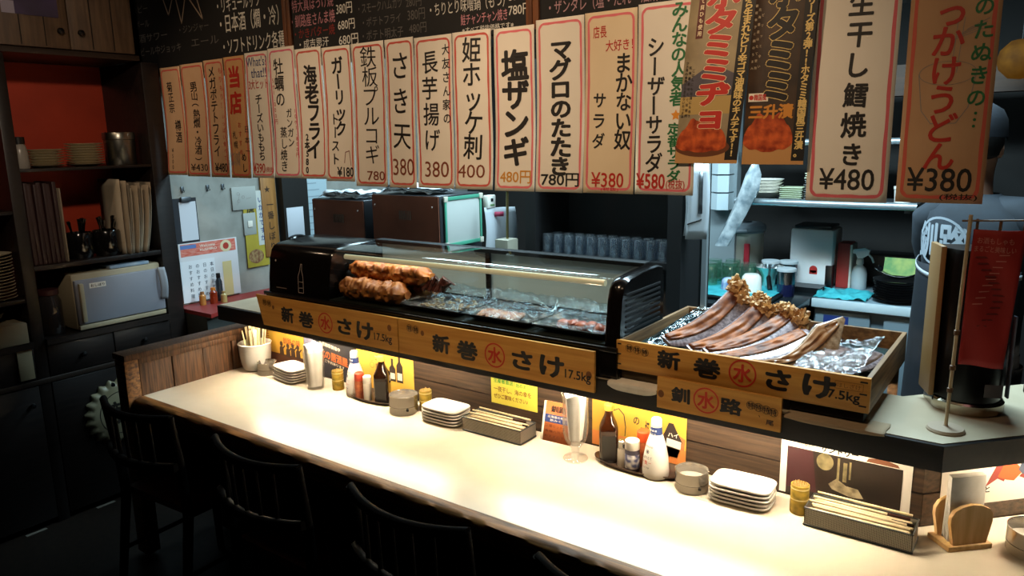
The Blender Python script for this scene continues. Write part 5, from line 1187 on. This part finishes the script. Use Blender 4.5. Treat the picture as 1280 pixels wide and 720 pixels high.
B().tube([(-1.955, 2.66, 1.2625), (-1.95, 2.66, 1.48)], .006, 8).build('handle', M('brass_tool', '8a7a50', .3, .9), t)
B().tube([(-1.97, 2.66, 1.48), (-1.935, 2.66, 1.48)], .008, 8).build('hook_end', steel, t)

# black rack with rows of tumblers
rk = thing('glass_rack', 'black open rack with a row of clear tumblers behind the display case', 'rack', (-1.55, 2.9, 0))
B().box(-1.92, -1.865, 2.75, 3.05, 0, 2.03).build('side_panel', blackmatte, rk)
B().box(-1.235, -1.175, 2.75, 3.05, 0, 2.03).build('side_panel', blackmatte, rk)
B().box(-1.864, -1.236, 3.03, 3.05, 0, 2.03).build('back_panel', blackmatte, rk)
B().box(-1.864, -1.236, 2.755, 3.029, 1.17, 1.195).build('shelf', blackmatte, rk)
B().box(-1.864, -1.236, 2.755, 3.029, 1.66, 1.69).build('shelf', blackmatte, rk)
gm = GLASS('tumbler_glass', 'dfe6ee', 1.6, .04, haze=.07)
proto = None
for row, y in enumerate((2.80, 2.865)):
    for k in range(11):
        x = -1.832 + .0565 * k + .012 * row
        lab = 'clear tumbler, %s from the left in the rack\'s %s row' % (ORD[k], ['front', 'rear'][row])
        if x > -1.26: continue
        if proto is None:
            proto = tag(B().lathe([(.0245, 0), (.0228, .078), (.021, .082), (0, .082), (0, .070), (.0195, .070), (.0225, .0)], n=20).build('tumbler', gm, None), lab, 'glass', 'tumblers in the black rack'); proto.location = (x, y, 1.1955)
        else: dup(proto, (x, y, 1.1955), lab)
# papers on the side of the rack
t = thing('order_slips', 'white order papers clipped to the right side of the black rack', 'papers', (-1.16, 2.8, 1.4))
B().grid(lambda u, v: (-1.172 + .008 * math.sin(4 * v) + .06 * u, 2.76 + .04 * u, 1.31 + .27 * v + .02 * u), 5, 8).build('sheet', M('cool_paper'), t, solid=.0008)
B().grid(lambda u, v: (-1.158 + .010 * math.sin(3 * v) + .075 * u, 2.745 + .03 * u, 1.30 + .29 * v), 5, 8).build('sheet', M('cool_paper'), t, solid=.0008)
B().grid(lambda u, v: (-1.150 + .05 * u, 2.744 + .02 * u, 1.355 + .006 * v + .02 * u), 2, 1).build('dark_line', ink, t, solid=.001)
B().grid(lambda u, v: (-1.112 + .014 * u, 2.757 + .006 * u, 1.40 + .16 * v), 1, 4).build('grey_strip', steeld, t, solid=.001)
struct(B().box(-1.165, -1.145, 2.94, 2.96, .0, 2.03).build('trim_4', M('pale_steel_post', '9aa4a8', .4, .3)))

# back counter and sink
kc = thing('kitchen_counter', 'steel back counter with a bright front edge across the kitchen', 'counter', (-1.2, 3.9, 0))
B().box(-3.0, -.93, 3.42, 4.49, .862, .90, .004).build('left_top', M('dark_steel_top', '3c464c', .25, .8), kc)
B().box(-.925, -.36, 3.78, 4.49, .862, .90, .004).build('right_top', M('pale_steel_top', '8fa4ae', .3, .3), kc)
B().box(-.925, -.36, 3.775, 3.781, .858, .902, .002).build('front_edge', M('bright_edge', 'b8ccd4', .3), kc)
B().box(-3.0, -.95, 3.50, 4.49, .0, .861).build('left_base', M('dark_steel_panel', '22282c', .4, .5), kc)
B().box(-.92, -.37, 3.82, 4.49, .0, .861).build('right_base', M('grey_cabinet_front', '6d7c84', .5), kc)
for x0, x1 in ((-.91, -.66), (-.60, -.38)):
    d = B().box(x0, x1, 3.80, 3.82, .12, .84, .003).build('door', M('grey_cabinet_front'), kc)
A().rect(.04, .155, .60, .70).build('blue_sticker', M('navy_sticker', '24387a', .5), kc, lambda u, v, l: (-.91 + u, 3.80 - l, .12 + v), .0008)
A().h('冷凍庫', .055, .14, .64, .66, .01).build('sticker_lettering', M('pale_blue_print', '8090c0', .5), kc, lambda u, v, l: (-.91 + u, 3.80 - l, .12 + v), .0014)
# glass tray with cyan cloth and upturned glasses
t = thing('drying_tray', 'black-edged tray lined with a cyan cloth on the back counter', 'tray', (-1.30, 3.7, .9005))
B().box(-1.53, -1.05, 3.50, 3.98, .9015, .915, .004).build('tray_body', black, t)
B().grid(lambda u, v: (-1.51 + .44 * u, 3.52 + .44 * v, .9175 + .002 * math.sin(20 * u)), 12, 8).build('cyan_liner', M('cyan_cloth', '3cb0b8', .8, scale=30, col2='2a98a2'), t, solid=.002)
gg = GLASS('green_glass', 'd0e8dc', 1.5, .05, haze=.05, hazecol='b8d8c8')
proto = None
for k, (x, y) in enumerate(((-1.45, 3.78), (-1.36, 3.83), (-1.27, 3.86), (-1.47, 3.90), (-1.38, 3.93))):
    lab = 'clear beer mug upturned on the cyan cloth, %s from the left' % ORD[[0, 2, 4, 1, 3][k]]
    if proto is None:
        proto = thing('beer_mug', lab, 'mug', (x, y, .9195), 0, 'mugs on the cyan cloth')
        b = B().lathe([(.042, 0), (.040, .10), (.038, .115), (0, .116), (0, .10), (.034, .10), (.038, 0)], n=24); b.build('mug_body', gg, proto, world=False)
        B().tube([(.040, 0, .09), (.065, 0, .085), (.068, 0, .04), (.041, 0, .03)], .006, 8).build('handle', gg, proto, world=False)
    else: dup(proto, (x, y, .9195), lab, k * .7)
t = thing('cup', 'white upturned ridged cup at the front of the cyan-lined tray', 'cup', (-1.20, 3.70, .9195))
B().lathe([(.052, 0), (.050, .03), (.046, .075), (.034, .088), (0, .09)], n=28).build('cup_body', white, t, world=False)
t = thing('cup', 'blue and white upturned cup left of the white ridged cup', 'cup', (-1.31, 3.70, .9195))
B().lathe([(.045, 0), (.044, .03), (.040, .05), (.03, .058), (0, .06)], n=28).build('cup_body', M('blue_white_china', '3a62a8', .25, scale=24, col2='b8c8dc'), t, world=False)
t = thing('strainer', 'steel strainer with a black handle behind the white cup', 'strainer', (-1.17, 3.88, .9195))
B().lathe([(.03, 0), (.04, .06), (.075, .10), (.078, .104), (.072, .102), (.036, .058), (0, .01)], n=28).build('strainer_bowl', steel, t, world=False)
B().tube([(.01, -.035, .05), (.03, -.08, .02), (.04, -.10, .0)], .012, 8).build('handle', black, t, world=False)
def cupt(x, y, label):
    t = thing('travel_tumbler', label, 'tumbler', (x, y, .9005), 0, 'navy and steel tumblers')
    B().lathe([(0, 0), (.040, 0), (.042, .004), (.043, .06), (.044, .062)], n=28).build('navy_base', M('navy_gloss', '1a1f4a', .2, coat=.5), t, world=False)
    B().lathe([(.044, .062), (.045, .125), (.046, .126)], n=28).build('steel_body', M('dull_mirror', '6a747c', .25, 1), t, world=False)
    B().lathe([(.047, .125), (.048, .135), (.046, .14), (0, .14)], n=28).build('lid', M('pale_lid', 'b0b8bc', .4), t, world=False)
cupt(-1.05, 3.77, 'navy and steel tumbler standing foremost on the back counter')
cupt(-1.19, 3.97, 'navy and steel tumbler at the left behind the foremost one')
cupt(-1.105, 4.0, 'navy and steel tumbler directly behind the foremost one')
t = thing('tray', 'low black square dish in front of the white appliance', 'dish', (-1.0, 3.935, .9005))
B().rings([[(.09 * k * sx, .06 * k * sy, z) for sx, sy in ((-1, -1), (1, -1), (1, 1), (-1, 1))] for k, z in ((.7, 0), (1, .03), (.97, .03), (.7, .006))]).build('dish_body', M('dark_dish', '0c0e11', .5), t, world=False)
# thermo pot
t = thing('hot_water_pot', 'grey steel hot-water pot with a flat lid on the back counter', 'pot', (-1.40, 4.14, .9005))
B().lathe([(0, 0), (.105, 0), (.11, .01), (.11, .255), (.113, .262), (0, .262)], n=40).build('pot_body', M('warm_grey_steel', 'c4beb0', .35, .15), t, world=False)
B().lathe([(.113, .262), (.122, .275), (.118, .30), (.10, .312), (0, .316)], n=40).build('lid', M('grey_plastic_lid', '8a949c', .35), t, world=False)
B().lathe([(.0, .316), (.045, .317), (.043, .320), (0, .321)], n=24).build('button_panel', M('dark_panel', '22282c', .3), t, world=False)
B().box(.045, .075, -.118, -.10, .06, .21, .004).build('level_gauge', M('red_gauge', 'a82c38', .3), t, world=False)
B().tube([(-.10, -.02, .29), (-.02, -.13, .275), (.06, -.115, .28)], .011, 8).build('handle', M('grey_plastic_lid'), t, world=False)
# white appliance
t = thing('water_server', 'white boxy appliance with a black foot and red mark on the back counter', 'appliance', (-1.0, 4.14, .9005))
B().box(-1.12, -.905, 4.06, 4.26, .904, 1.205, .012).build('appliance_body', M('white_plastic', 'f2f4f4', .4), t)
B().box(-.935, -.90, 4.055, 4.11, .904, 1.02, .004).build('black_foot', black, t)
B().box(-1.105, -.92, 4.07, 4.25, 1.2055, 1.222, .004).build('dark_lid', M('dark_panel'), t)
A().disc(.10, .09, .02).rect(.08, .12, .065, .085).build('red_mark', M('red_mark', 'b82c28', .5), t, lambda u, v, l: (-1.095 + u, 4.06 - l, .904 + v), .001)
t = thing('red_folder', 'red folder with white edge standing right of the white appliance', 'folder', (-.865, 4.1, .9005))
B().box(-.89, -.83, 4.10, 4.22, .903, 1.135, .002).build('folder_cover', M('red_cover', 'a8302a', .5), t)
B().box(-.8299, -.82, 4.10, 4.22, .903, 1.13, .001).build('white_edge', paper, t)
# spray bottle
t = thing('spray_bottle', 'clear spray bottle with a pale trigger head on the back counter', 'bottle', (-.785, 4.13, .9005))
B().lathe([(0, 0), (.036, 0), (.038, .004), (.038, .08), (.03, .11), (.015, .125), (.015, .135), (0, .135)], n=28).build('bottle_body', M('milky_clear_plastic', 'b8c4c8', .2, coat=.3), t, world=False)
B().lathe([(.018, .13), (.019, .132), (.017, .155), (.012, .16), (0, .16)], n=20).build('collar', M('pale_lid'), t, world=False)
B().prism([(-.06, .185), (-.05, .20), (.02, .215), (.045, .205), (.04, .18), (.012, .16), (-.012, .16), (-.02, .182)], -.012, .012, lambda x, z, y: (x, y, z)).build('trigger_head', M('pale_trigger', 'd8e0e4', .4), t, world=False)
B().tube([(.03, 0, .19), (.055, 0, .165), (.065, 0, .14)], .005, 8).build('trigger', M('pale_trigger'), t, world=False)
cl = B().grid(lambda u, v: (-.925 + .24 * u, 3.80 + .24 * v, .9035 + .035 * max(0, noise.noise(Vector((u * 4, v * 4, 2)))) + .012 * max(0, noise.noise(Vector((u * 9, v * 9, 5))))), 30, 24).build('towel', M('cyan_cloth'), None, (-.8, 3.92, .9), solid=.003)
tag(cl, 'crumpled cyan towel on the right of the back counter', 'towel')
proto = None
for k in range(9):
    lab = 'black round plate, %s of the stack on the back counter' % fromtop(8 - k)
    if proto is None:
        proto = tag(B().lathe([(0, 0), (.06, 0), (.065, .002), (.105, .012), (.108, .014), (.103, .015), (.06, .006), (0, .005)], n=32).build('plate', M('black_plate', '0e1013', .15, coat=.6), None), lab, 'plate', 'black plates on the back counter'); proto.location = (-.57, 3.90, .9025)
    else: dup(proto, (-.57 + .003 * ((k * 3) % 4), 3.90, .9025 + .0115 * k), lab)
t = thing('oval_dish', 'dark boat-shaped dish on the black plate stack', 'dish', (-.565, 3.90, 1.011))
B().grid(lambda u, v: (-.10 + .20 * u, -.05 + .10 * v, .004 + .035 * (2 * u - 1) ** 2 + .012 * (2 * v - 1) ** 2), 16, 8).build('dish_body', M('black_plate'), t, world=False, solid=.004)
t = thing('green_card', 'green and yellow card standing on the dark boat-shaped dish', 'card', (-.565, 3.92, 1.022))
B().box(-.075, .075, -.002, .002, 0, .085).xf(Matrix.Rotation(-.35, 4, 'X')).build('card_sheet', M('green_yellow_card', 'a8b45a', .6, scale=14, col2='5a8a4a'), t, world=False)
tag(B().box(-.82, -.42, 4.30, 4.46, .9005, 1.06, .006).build('storage_box', M('dark_box', '14161a', .5), None, (-.6, 4.38, .9)), 'dark box at the back wall behind the spray bottle', 'box')
# wall shelf
sh = thing('wall_shelf', 'steel wall shelf with a rounded bright front edge carrying dishes', 'shelf', (-.9, 4.0, 1.35))
B().box(-1.33, -.50, 3.78, 4.10, 1.362, 1.372).build('shelf_board', steeld, sh)
B().tube([(-1.33, 3.785, 1.362), (-.50, 3.785, 1.362)], .018, 14).build('front_edge', M('bright_steel', 'c0ccd2', .25, .7), sh)
b = B()
for x in (-1.30, -.54): b.box(x - .012, x + .012, 3.80, 4.49, 1.33, 1.36)
b.build('bracket', steeld, sh)
sh2 = thing('wall_shelf', 'upper steel wall shelf half hidden behind the hanging menus', 'shelf', (-.9, 4.0, 1.65))
B().box(-1.33, -.45, 3.90, 4.20, 1.652, 1.662).build('shelf_board', steeld, sh2)
B().tube([(-1.33, 3.905, 1.652), (-.45, 3.905, 1.652)], .016, 14).build('front_edge', M('bright_steel'), sh2)
b = B()
for x in (-1.30, -.49): b.box(x - .012, x + .012, 3.92, 4.49, 1.62, 1.65)
b.build('bracket', steeld, sh2)
def stackof(x, y, z, n, w, d, h, m, what, where, square=True, grp=None):
    proto = None
    for k in range(n):
        lab = '%s, %s %s' % (what, fromtop(n - 1 - k), where)
        if proto is None:
            if square: bm_ = B().rings([[(w * q * sx, d * q * sy, zz) for sx, sy in ((-1, -1), (1, -1), (1, 1), (-1, 1))] for q, zz in ((.75, 0), (1, h * .75), (.98, h), (.75, h * .45))])
            else: bm_ = B().lathe([(0, 0), (w * .5, 0), (w * .55, .003), (w, h * 2), (w * 1.02, h * 2.1), (w * .95, h * 2.05), (w * .5, h * .6), (0, h * .5)], n=28)
            proto = tag(bm_.build('plate' if square else 'bowl', m, None), lab, 'plate' if square else 'bowl', grp); proto.location = (x, y, z)
        else: dup(proto, (x + .002 * ((k * 5) % 3), y, z + k * h), lab)
stackof(-1.215, 3.90, 1.3725, 5, .085, .085, .016, white, 'white rippled bowl', 'of the left stack on the lower wall shelf', False, 'bowls on the wall shelf')
stackof(-1.075, 3.90, 1.3725, 6, .055, .055, .010, M('pale_green_china', 'b8c0a0', .3), 'pale green square plate', 'of the stack beside the white bowls', True, 'green plates on the wall shelf')
stackof(-.945, 3.90, 1.3725, 9, .065, .06, .011, M('black_plate'), 'black square plate', 'of the tall wall-shelf stack', True, 'black plates on the wall shelf')
stackof(-.945, 3.90, 1.472, 3, .065, .06, .011, M('pale_green_china'), 'pale square plate', 'of three on the tall black stack', True, 'pale plates on the black stack')
t = thing('cup', 'white lidded container at the right end of the lower wall shelf', 'container', (-.575, 3.88, 1.3725))
B().lathe([(0, 0), (.035, 0), (.038, .06), (.041, .062), (.041, .075), (0, .078)], n=24).build('container_body', white, t, world=False)
for k, z in enumerate((1.30, 1.395, 1.49)):
    t = thing('wall_dispenser', ['lowest', 'middle', 'topmost'][k] + ' of three white boxes mounted one above another left of the wall shelf', 'dispenser', (-1.46, 3.95, z), 0, 'white wall boxes')
    B().prism([(-1.53, 3.95), (-1.47, 3.90), (-1.415, 3.92), (-1.415, 4.0), (-1.53, 4.0)], z, z + .088).build('box_body', M('cool_white_box', 'c4d2d8', .4), t)
    B().prism([(-1.53, 3.95), (-1.47, 3.899), (-1.415, 3.919), (-1.47, 3.902)], z + .0885, z + .0905).build('dark_seam', blackmatte, t)
struct(B().box(-1.56, -1.40, 4.0, 4.06, .9, 2.03).build('trim_5', M('kitchen_tile', '8a9498', .5)))
t = thing('foil_bag', 'long shiny clear bag hanging from the steel wall shelf', 'bag', (-1.25, 3.72, 1.5))
B().rings([[(c[0] + r * math.cos(a) * (1 + .15 * math.sin(4 * a + i)), c[1] + r * .6 * math.sin(a), c[2]) for a in [2 * math.pi * k / 20 for k in range(20)]] for i, (c, r) in enumerate((((-1.22, 3.74, 1.56), .012), ((-1.225, 3.735, 1.50), .035), ((-1.24, 3.73, 1.42), .042), ((-1.29, 3.72, 1.30), .04), ((-1.34, 3.71, 1.19), .038), ((-1.36, 3.70, 1.14), .035)))]).build('bag_body', M('crinkled_silver', 'dfe8ec', .2, .35, scale=18, col2='8a9aa2', bump=.5), t)
tag(B().tube([(-1.22, 3.74, 1.555), (-1.22, 3.77, 1.60), (-1.22, 3.89, 1.642)], .003, 6).build('hanging_wire', steeld, None, (-1.22, 3.8, 1.6)), 'thin wire holding the shiny clear bag under the upper shelf', 'wire')
t = thing('paper_lantern', 'amber hanging lamp glowing dimly at the upper right behind the menus', 'lamp', (-.17, 3.75, 1.97))
B().lathe([(0, -.075), (.04, -.07), (.075, -.035), (.085, 0), (.075, .04), (.04, .075), (.02, .08), (0, .08)], n=28).build('lamp_shade', M('amber_shade', '4a2e08', .8, scale=16, col2='241604', emit=1.0, spec=.1), t, world=False)
B().tube([(0, 0, .08), (0, 0, .745)], .004, 6).build('cord', black, t, world=False)

# ================================================================== STAFF MEMBER BEHIND THE BAR
def skin(name, verts, edges, radii, mat, parent, sub=2):
    me = bpy.data.meshes.new(name); me.from_pydata(verts, edges, []); me.materials.append(mat)
    o = bpy.data.objects.new(name, me); COL.objects.link(o); o.parent = parent
    md = o.modifiers.new('skin', 'SKIN'); md.use_smooth_shade = True
    for i, d in enumerate(me.skin_vertices[0].data):
        r = radii[i]; d.radius = r if isinstance(r, tuple) else (r, r); d.use_root = (i == 0)
    sb = o.modifiers.new('sub', 'SUBSURF'); sb.levels = sub; sb.render_levels = sub
    return o
PX, PY = -.205, 3.02
pr = thing('person', 'staff person in a dark cap and navy shirt with white print behind the bar', 'person', (PX, PY, 0), math.pi - .30)
skm = M('skin_tone', 'b98a72', .5, sss=0)
V_ = [(0, 0, .94), (0, 0, 1.12), (0, 0, 1.36), (.02, -.005, 1.46), (.035, -.012, 1.54), (.045, -.02, 1.63), (.048, -.025, 1.70),
      (.14, 0, 1.40), (.15, -.10, 1.18), (.05, -.22, 1.04), (.02, -.27, 1.04), (-.14, 0, 1.40), (-.15, -.10, 1.18), (.03, -.24, 1.10), (.11, -.27, 1.10),
      (.09, 0, .86), (.10, -.01, .48), (.10, .01, .10), (.10, -.11, .045), (-.09, 0, .86), (-.10, -.01, .48), (-.10, .01, .10), (-.10, -.11, .045)]
E_ = [(0, 1), (1, 2), (2, 3), (3, 4), (4, 5), (5, 6), (2, 7), (7, 8), (8, 9), (9, 10), (2, 11), (11, 12), (12, 13), (13, 14), (0, 15), (15, 16), (16, 17), (17, 18), (0, 19), (19, 20), (20, 21), (21, 22)]
r_v = [(.13, .10), (.125, .095), (.14, .10), (.06, .055), (.055, .055), (.075, .09), (.07, .085), .055, .045, .035, .024, .055, .045, .035, .024, .08, .055, .042, .032, .08, .055, .042, .032]
# five fingers on each hand
for wi, s in ((10, 1), (14, -1)):
    wx, wy, wz = V_[wi]; base = len(V_)
    V_.append((wx, wy - .05, wz)); E_.append((wi, base)); r_v.append((.034, .016))
    for j in range(4):
        ox = (-.027 + .018 * j); L = (.062, .072, .068, .052)[j if s > 0 else 3 - j]
        k = len(V_); V_ += [(wx + ox, wy - .085, wz), (wx + ox * 1.1, wy - .085 - L * .6, wz - .012), (wx + ox * 1.1, wy - .085 - L * .9, wz - .035)]
        E_ += [(base, k), (k, k + 1), (k + 1, k + 2)]; r_v += [.0095, .0088, .0075]
    k = len(V_); V_ += [(wx - s * .045, wy - .055, wz - .006), (wx - s * .055, wy - .085, wz - .018)]; E_ += [(wi, k), (k, k + 1)]; r_v += [.0105, .0085]
skin('body', V_, E_, r_v, skm, pr)
navy = M('navy_shirt', '0f151f', .85, scale=30, col2='0b1018'); slatec = M('slate_shirt', '1c242d', .85, scale=20, col2='161d25')
def ell(z, cx, cy, rx, ry, n=40): return [(cx + rx * math.cos(2 * math.pi * k / n), cy + ry * math.sin(2 * math.pi * k / n), z) for k in range(n)]
B().rings([ell(.92, 0, 0, .160, .125), ell(1.05, 0, 0, .158, .122), ell(1.2, 0, 0, .168, .125), ell(1.34, 0, 0, .185, .122), ell(1.42, .005, 0, .165, .105), ell(1.465, .015, -.003, .10, .08), ell(1.485, .02, -.004, .07, .068)], False).build('shirt', slatec, pr, world=False)
for sx in (1, -1):
    B().tube([(sx * .04, 0, 1.43), (sx * .11, 0, 1.415), (sx * .152, -.01, 1.385), (sx * .168, -.05, 1.30), (sx * .16, -.09, 1.19)], [.052, .068, .074, .07, .062], 18, False).build('sleeve', slatec, pr, world=False)
B().rings([ell(.94, 0, 0, .162, .13), ell(.80, 0, 0, .17, .13)], False).build('trouser_waist', navy, pr, world=False)
for sx in (1, -1): B().tube([(sx * .085, 0, .90), (sx * .095, 0, .60), (sx * .10, 0, .12)], [.092, .08, .062], 18, False).build('trouser_leg', navy, pr, world=False)
# apron wrapped round the front with white hem and print
def tor(a, z, k=1.06): return (-.168 * k * math.sin(a), .126 * k * math.cos(a), z)
B().grid(lambda u, v: tor(-1.9 + 3.0 * u, .62 + .62 * v, 1.10 + .10 * (1 - v)), 30, 10).build('apron', navy, pr, world=False, solid=.003)
B().grid(lambda u, v: tor(-1.9 + 3.0 * u, 1.238 + .016 * v - .05 * math.cos(-1.9 + 3 * u), 1.125), 30, 1).build('apron_band', M('apron_white', '9a9ea4', .8), pr, world=False, solid=.002)
a = A().h('釧路', -.10, .08, -.01, .12, .03)
me = bpy.data.meshes.new('shirt_print'); me.from_pydata([tor(-.35 + u / .16, 1.27 + v, 1.10 + d * 2e-4) for (u, v), d in zip(a.v, a.d)], [], a.f); me.materials.append(M('print_white', '9aa4ae', .8))
o = bpy.data.objects.new('shirt_print', me); COL.objects.link(o); o.parent = pr
a = A().ring(0, 0, .085, .008)
me = bpy.data.meshes.new('print_ring'); me.from_pydata([tor(-.40 + u / .16, 1.325 + v, 1.11) for u, v in a.v], [], a.f); me.materials.append(M('print_white'))
o = bpy.data.objects.new('print_ring', me); COL.objects.link(o); o.parent = pr
# head details
B().lathe([(0, .105), (.04, .10), (.072, .078), (.088, .045), (.092, .01), (.093, -.012)], n=32, sy=1.12).xf(Matrix.Translation((.047, -.022, 1.685))).build('cap', navy, pr, world=False)
B().grid(lambda u, v: (.047 + (.088) * math.sin(-1.1 + 2.2 * u) * (1 + .0 * v), -.022 - (.10 + .055 * v * math.cos(-1.1 + 2.2 * u)) * math.cos(-1.1 + 2.2 * u) * 1.0, 1.674 - .012 * v), 14, 4).build('cap_peak', navy, pr, world=False, solid=.004)
B().lathe([(.091, .0), (.093, -.03), (.085, -.06), (.06, -.075)], n=32, sy=1.05).xf(Matrix.Translation((.047, .002, 1.672))).build('hair', M('black_hair', '120f0e', .6), pr, world=False)
B().ball((.047, -.122, 1.622), .012, .016, .016, 2).build('nose', skm, pr, world=False)
for sx in (-1, 1):
    B().ball((.047 + sx * .03, -.105, 1.648), .012, .008, .006, 2).build('eye', M('dark_eye', '1a1412', .2), pr, world=False)
    B().ball((.047 + sx * .083, -.015, 1.63), .010, .018, .028, 2).build('ear', skm, pr, world=False)
B().ball((.047, -.108, 1.585), .022, .008, .005, 2).build('mouth', M('lip', '8a4a42', .5), pr, world=False)

# ================================================================== RIGHT END OF THE LEDGE
t = thing('drink_dispenser', 'tall black rounded drink dispenser with a steel base on the right end of the ledge', 'dispenser', (-.15, 2.10, 1.0))
def D(r, z, k=0):
    pts = [(-.092, .10), (-.092, .02)]
    for i in range(21):
        a = math.radians(195 + 150 * i / 20); pts.append((r * math.cos(a), .03 + r * 1.02 * math.sin(a)))
    pts += [(.092, .02), (.092, .10)]
    c, s = math.cos(.38), math.sin(.38)
    return [(-.128 + .88 * (x * c - y * s), 2.14 + .88 * (x * s + y * c), z) for x, y in pts]
B().rings([D(.086, 1.032), D(.086, 1.40), D(.082, 1.412)]).build('dispenser_body', M('black_dispenser', '0b0a0a', .28), t)
B().rings([D(.094, 1.0005), D(.097, 1.004), D(.097, 1.026), D(.092, 1.031)]).build('steel_base', M('warm_chrome', 'b0a694', .2, 1), t)
c, s = math.cos(.38), math.sin(.38)
m = Matrix.Translation((-.128, 2.14, 0)) @ Matrix.Diagonal((.88, .88, 1, 1)) @ Matrix.Rotation(.38, 4, 'Z')
B().box(-.108, -.0935, .0, .102, 1.0325, 1.418, .002, m).build('tan_side_panel', M('tan_panel', '8a6a40', .45), t)
B().box(.088, .094, -.02, .0, 1.04, 1.25, .002, m).build('clear_pipe', M('pale_blue_pipe', '7a8aa0', .2), t)
B().box(.015, .060, -.0635, -.062, 1.052, 1.085, .0003, m).build('label_plate', M('dim_label', '6a6a6e', .6), t)
t = thing('mini_banner', 'red cloth banner on a white pole with a round foot on the ledge', 'banner', (-.158, 1.955, 1.0))
pole = M('ivory_pole', 'cdb48e', .4)
B().lathe([(0, 0), (.040, 0), (.041, .003), (.038, .008), (.006, .011), (.004, .014)], (-.158, 1.957, 1.0003), 32).build('round_foot', M('ivory_foot', 'b8a690', .4), t)
B().tube([(-.158, 1.957, 1.01), (-.154, 1.957, 1.27), (-.150, 1.957, 1.512)], .0042, 10).build('pole', pole, t)
B().tube([(-.166, 1.957, 1.498), (-.04, 1.957, 1.505)], .0022, 8).build('cross_rod', M('brown_rod', '6b4a2c', .5), t)
b = B()
for z in (1.10, 1.155, 1.24): b.lathe([(.0042, -.006), (.0065, -.005), (.0065, .005), (.0042, .006)], (-.1565 + (z - 1.1) * .015, 1.957, z), 14)
b.build('pole_joint', M('brown_rod'), t)
bf = lambda u, v, l: (-.1465 + .004 * v + u * (.088 + .012 * v), 1.956 + .006 * math.sin(6 * u + 8 * v) - l + .012 * u, 1.165 + .315 * v)
B().grid(lambda u, v: bf(u, v, 0), 12, 20).build('banner_cloth', M('red_banner', 'a8201a', .7, scale=5, col2='94180f'), t, solid=.0006)
b = B()
for u in (.06, .5, .94): b.grid(lambda p, q, u=u: bf(u - .03 + .06 * p, 1 + .075 * q, 0), 1, 3)
b.build('hanging_loop', M('brown_loop', '7a5030', .7), t, solid=.0008)
A().h('お酒もしゃも', .10, .80, .90, .945, .01).h('まるごと美味しい', .06, .86, .84, .885, .01).build('banner_lettering', M('banner_pale', 'c87868', .7), t, bf, .001)
a = A()
for k in range(12):
    v = .30 + .045 * k; u = .30 + .24 * math.sin(k * .38); a.poly([(u, v), (u + .22 + .02 * (k % 3), v + .004), (u + .20, v + .014), (u + .02, v + .012)])
a.build('fish_bone_picture', M('banner_maroon', '6a1410', .7), t, bf, .0009)
a = A()
for k in range(9):
    v = .46 + .045 * k; u = .16 + .05 * k; a.poly([(u, v), (u + .20, v + .006), (u + .20, v + .012), (u, v + .008)])
a.build('pale_stripes', M('banner_pale'), t, bf, .0013)
tag(B().box(-.02, .30, 2.36, 2.60, 1.0005, 1.07, .004).build('dark_case', blackmatte, None, (.1, 2.5, 1.0)), 'low dark case on the ledge at the right edge of the view', 'case')
tag(B().box(.0, .28, 2.42, 2.62, 1.0705, 1.80, .01).build('dark_cabinet', blackmatte, None, (.1, 2.5, 1.07)), 'tall black appliance on the low dark case at the right edge of the view', 'appliance')
for L_ in [o for o in bpy.data.objects if o.name.startswith('lettering_source')]: bpy.data.objects.remove(L_)
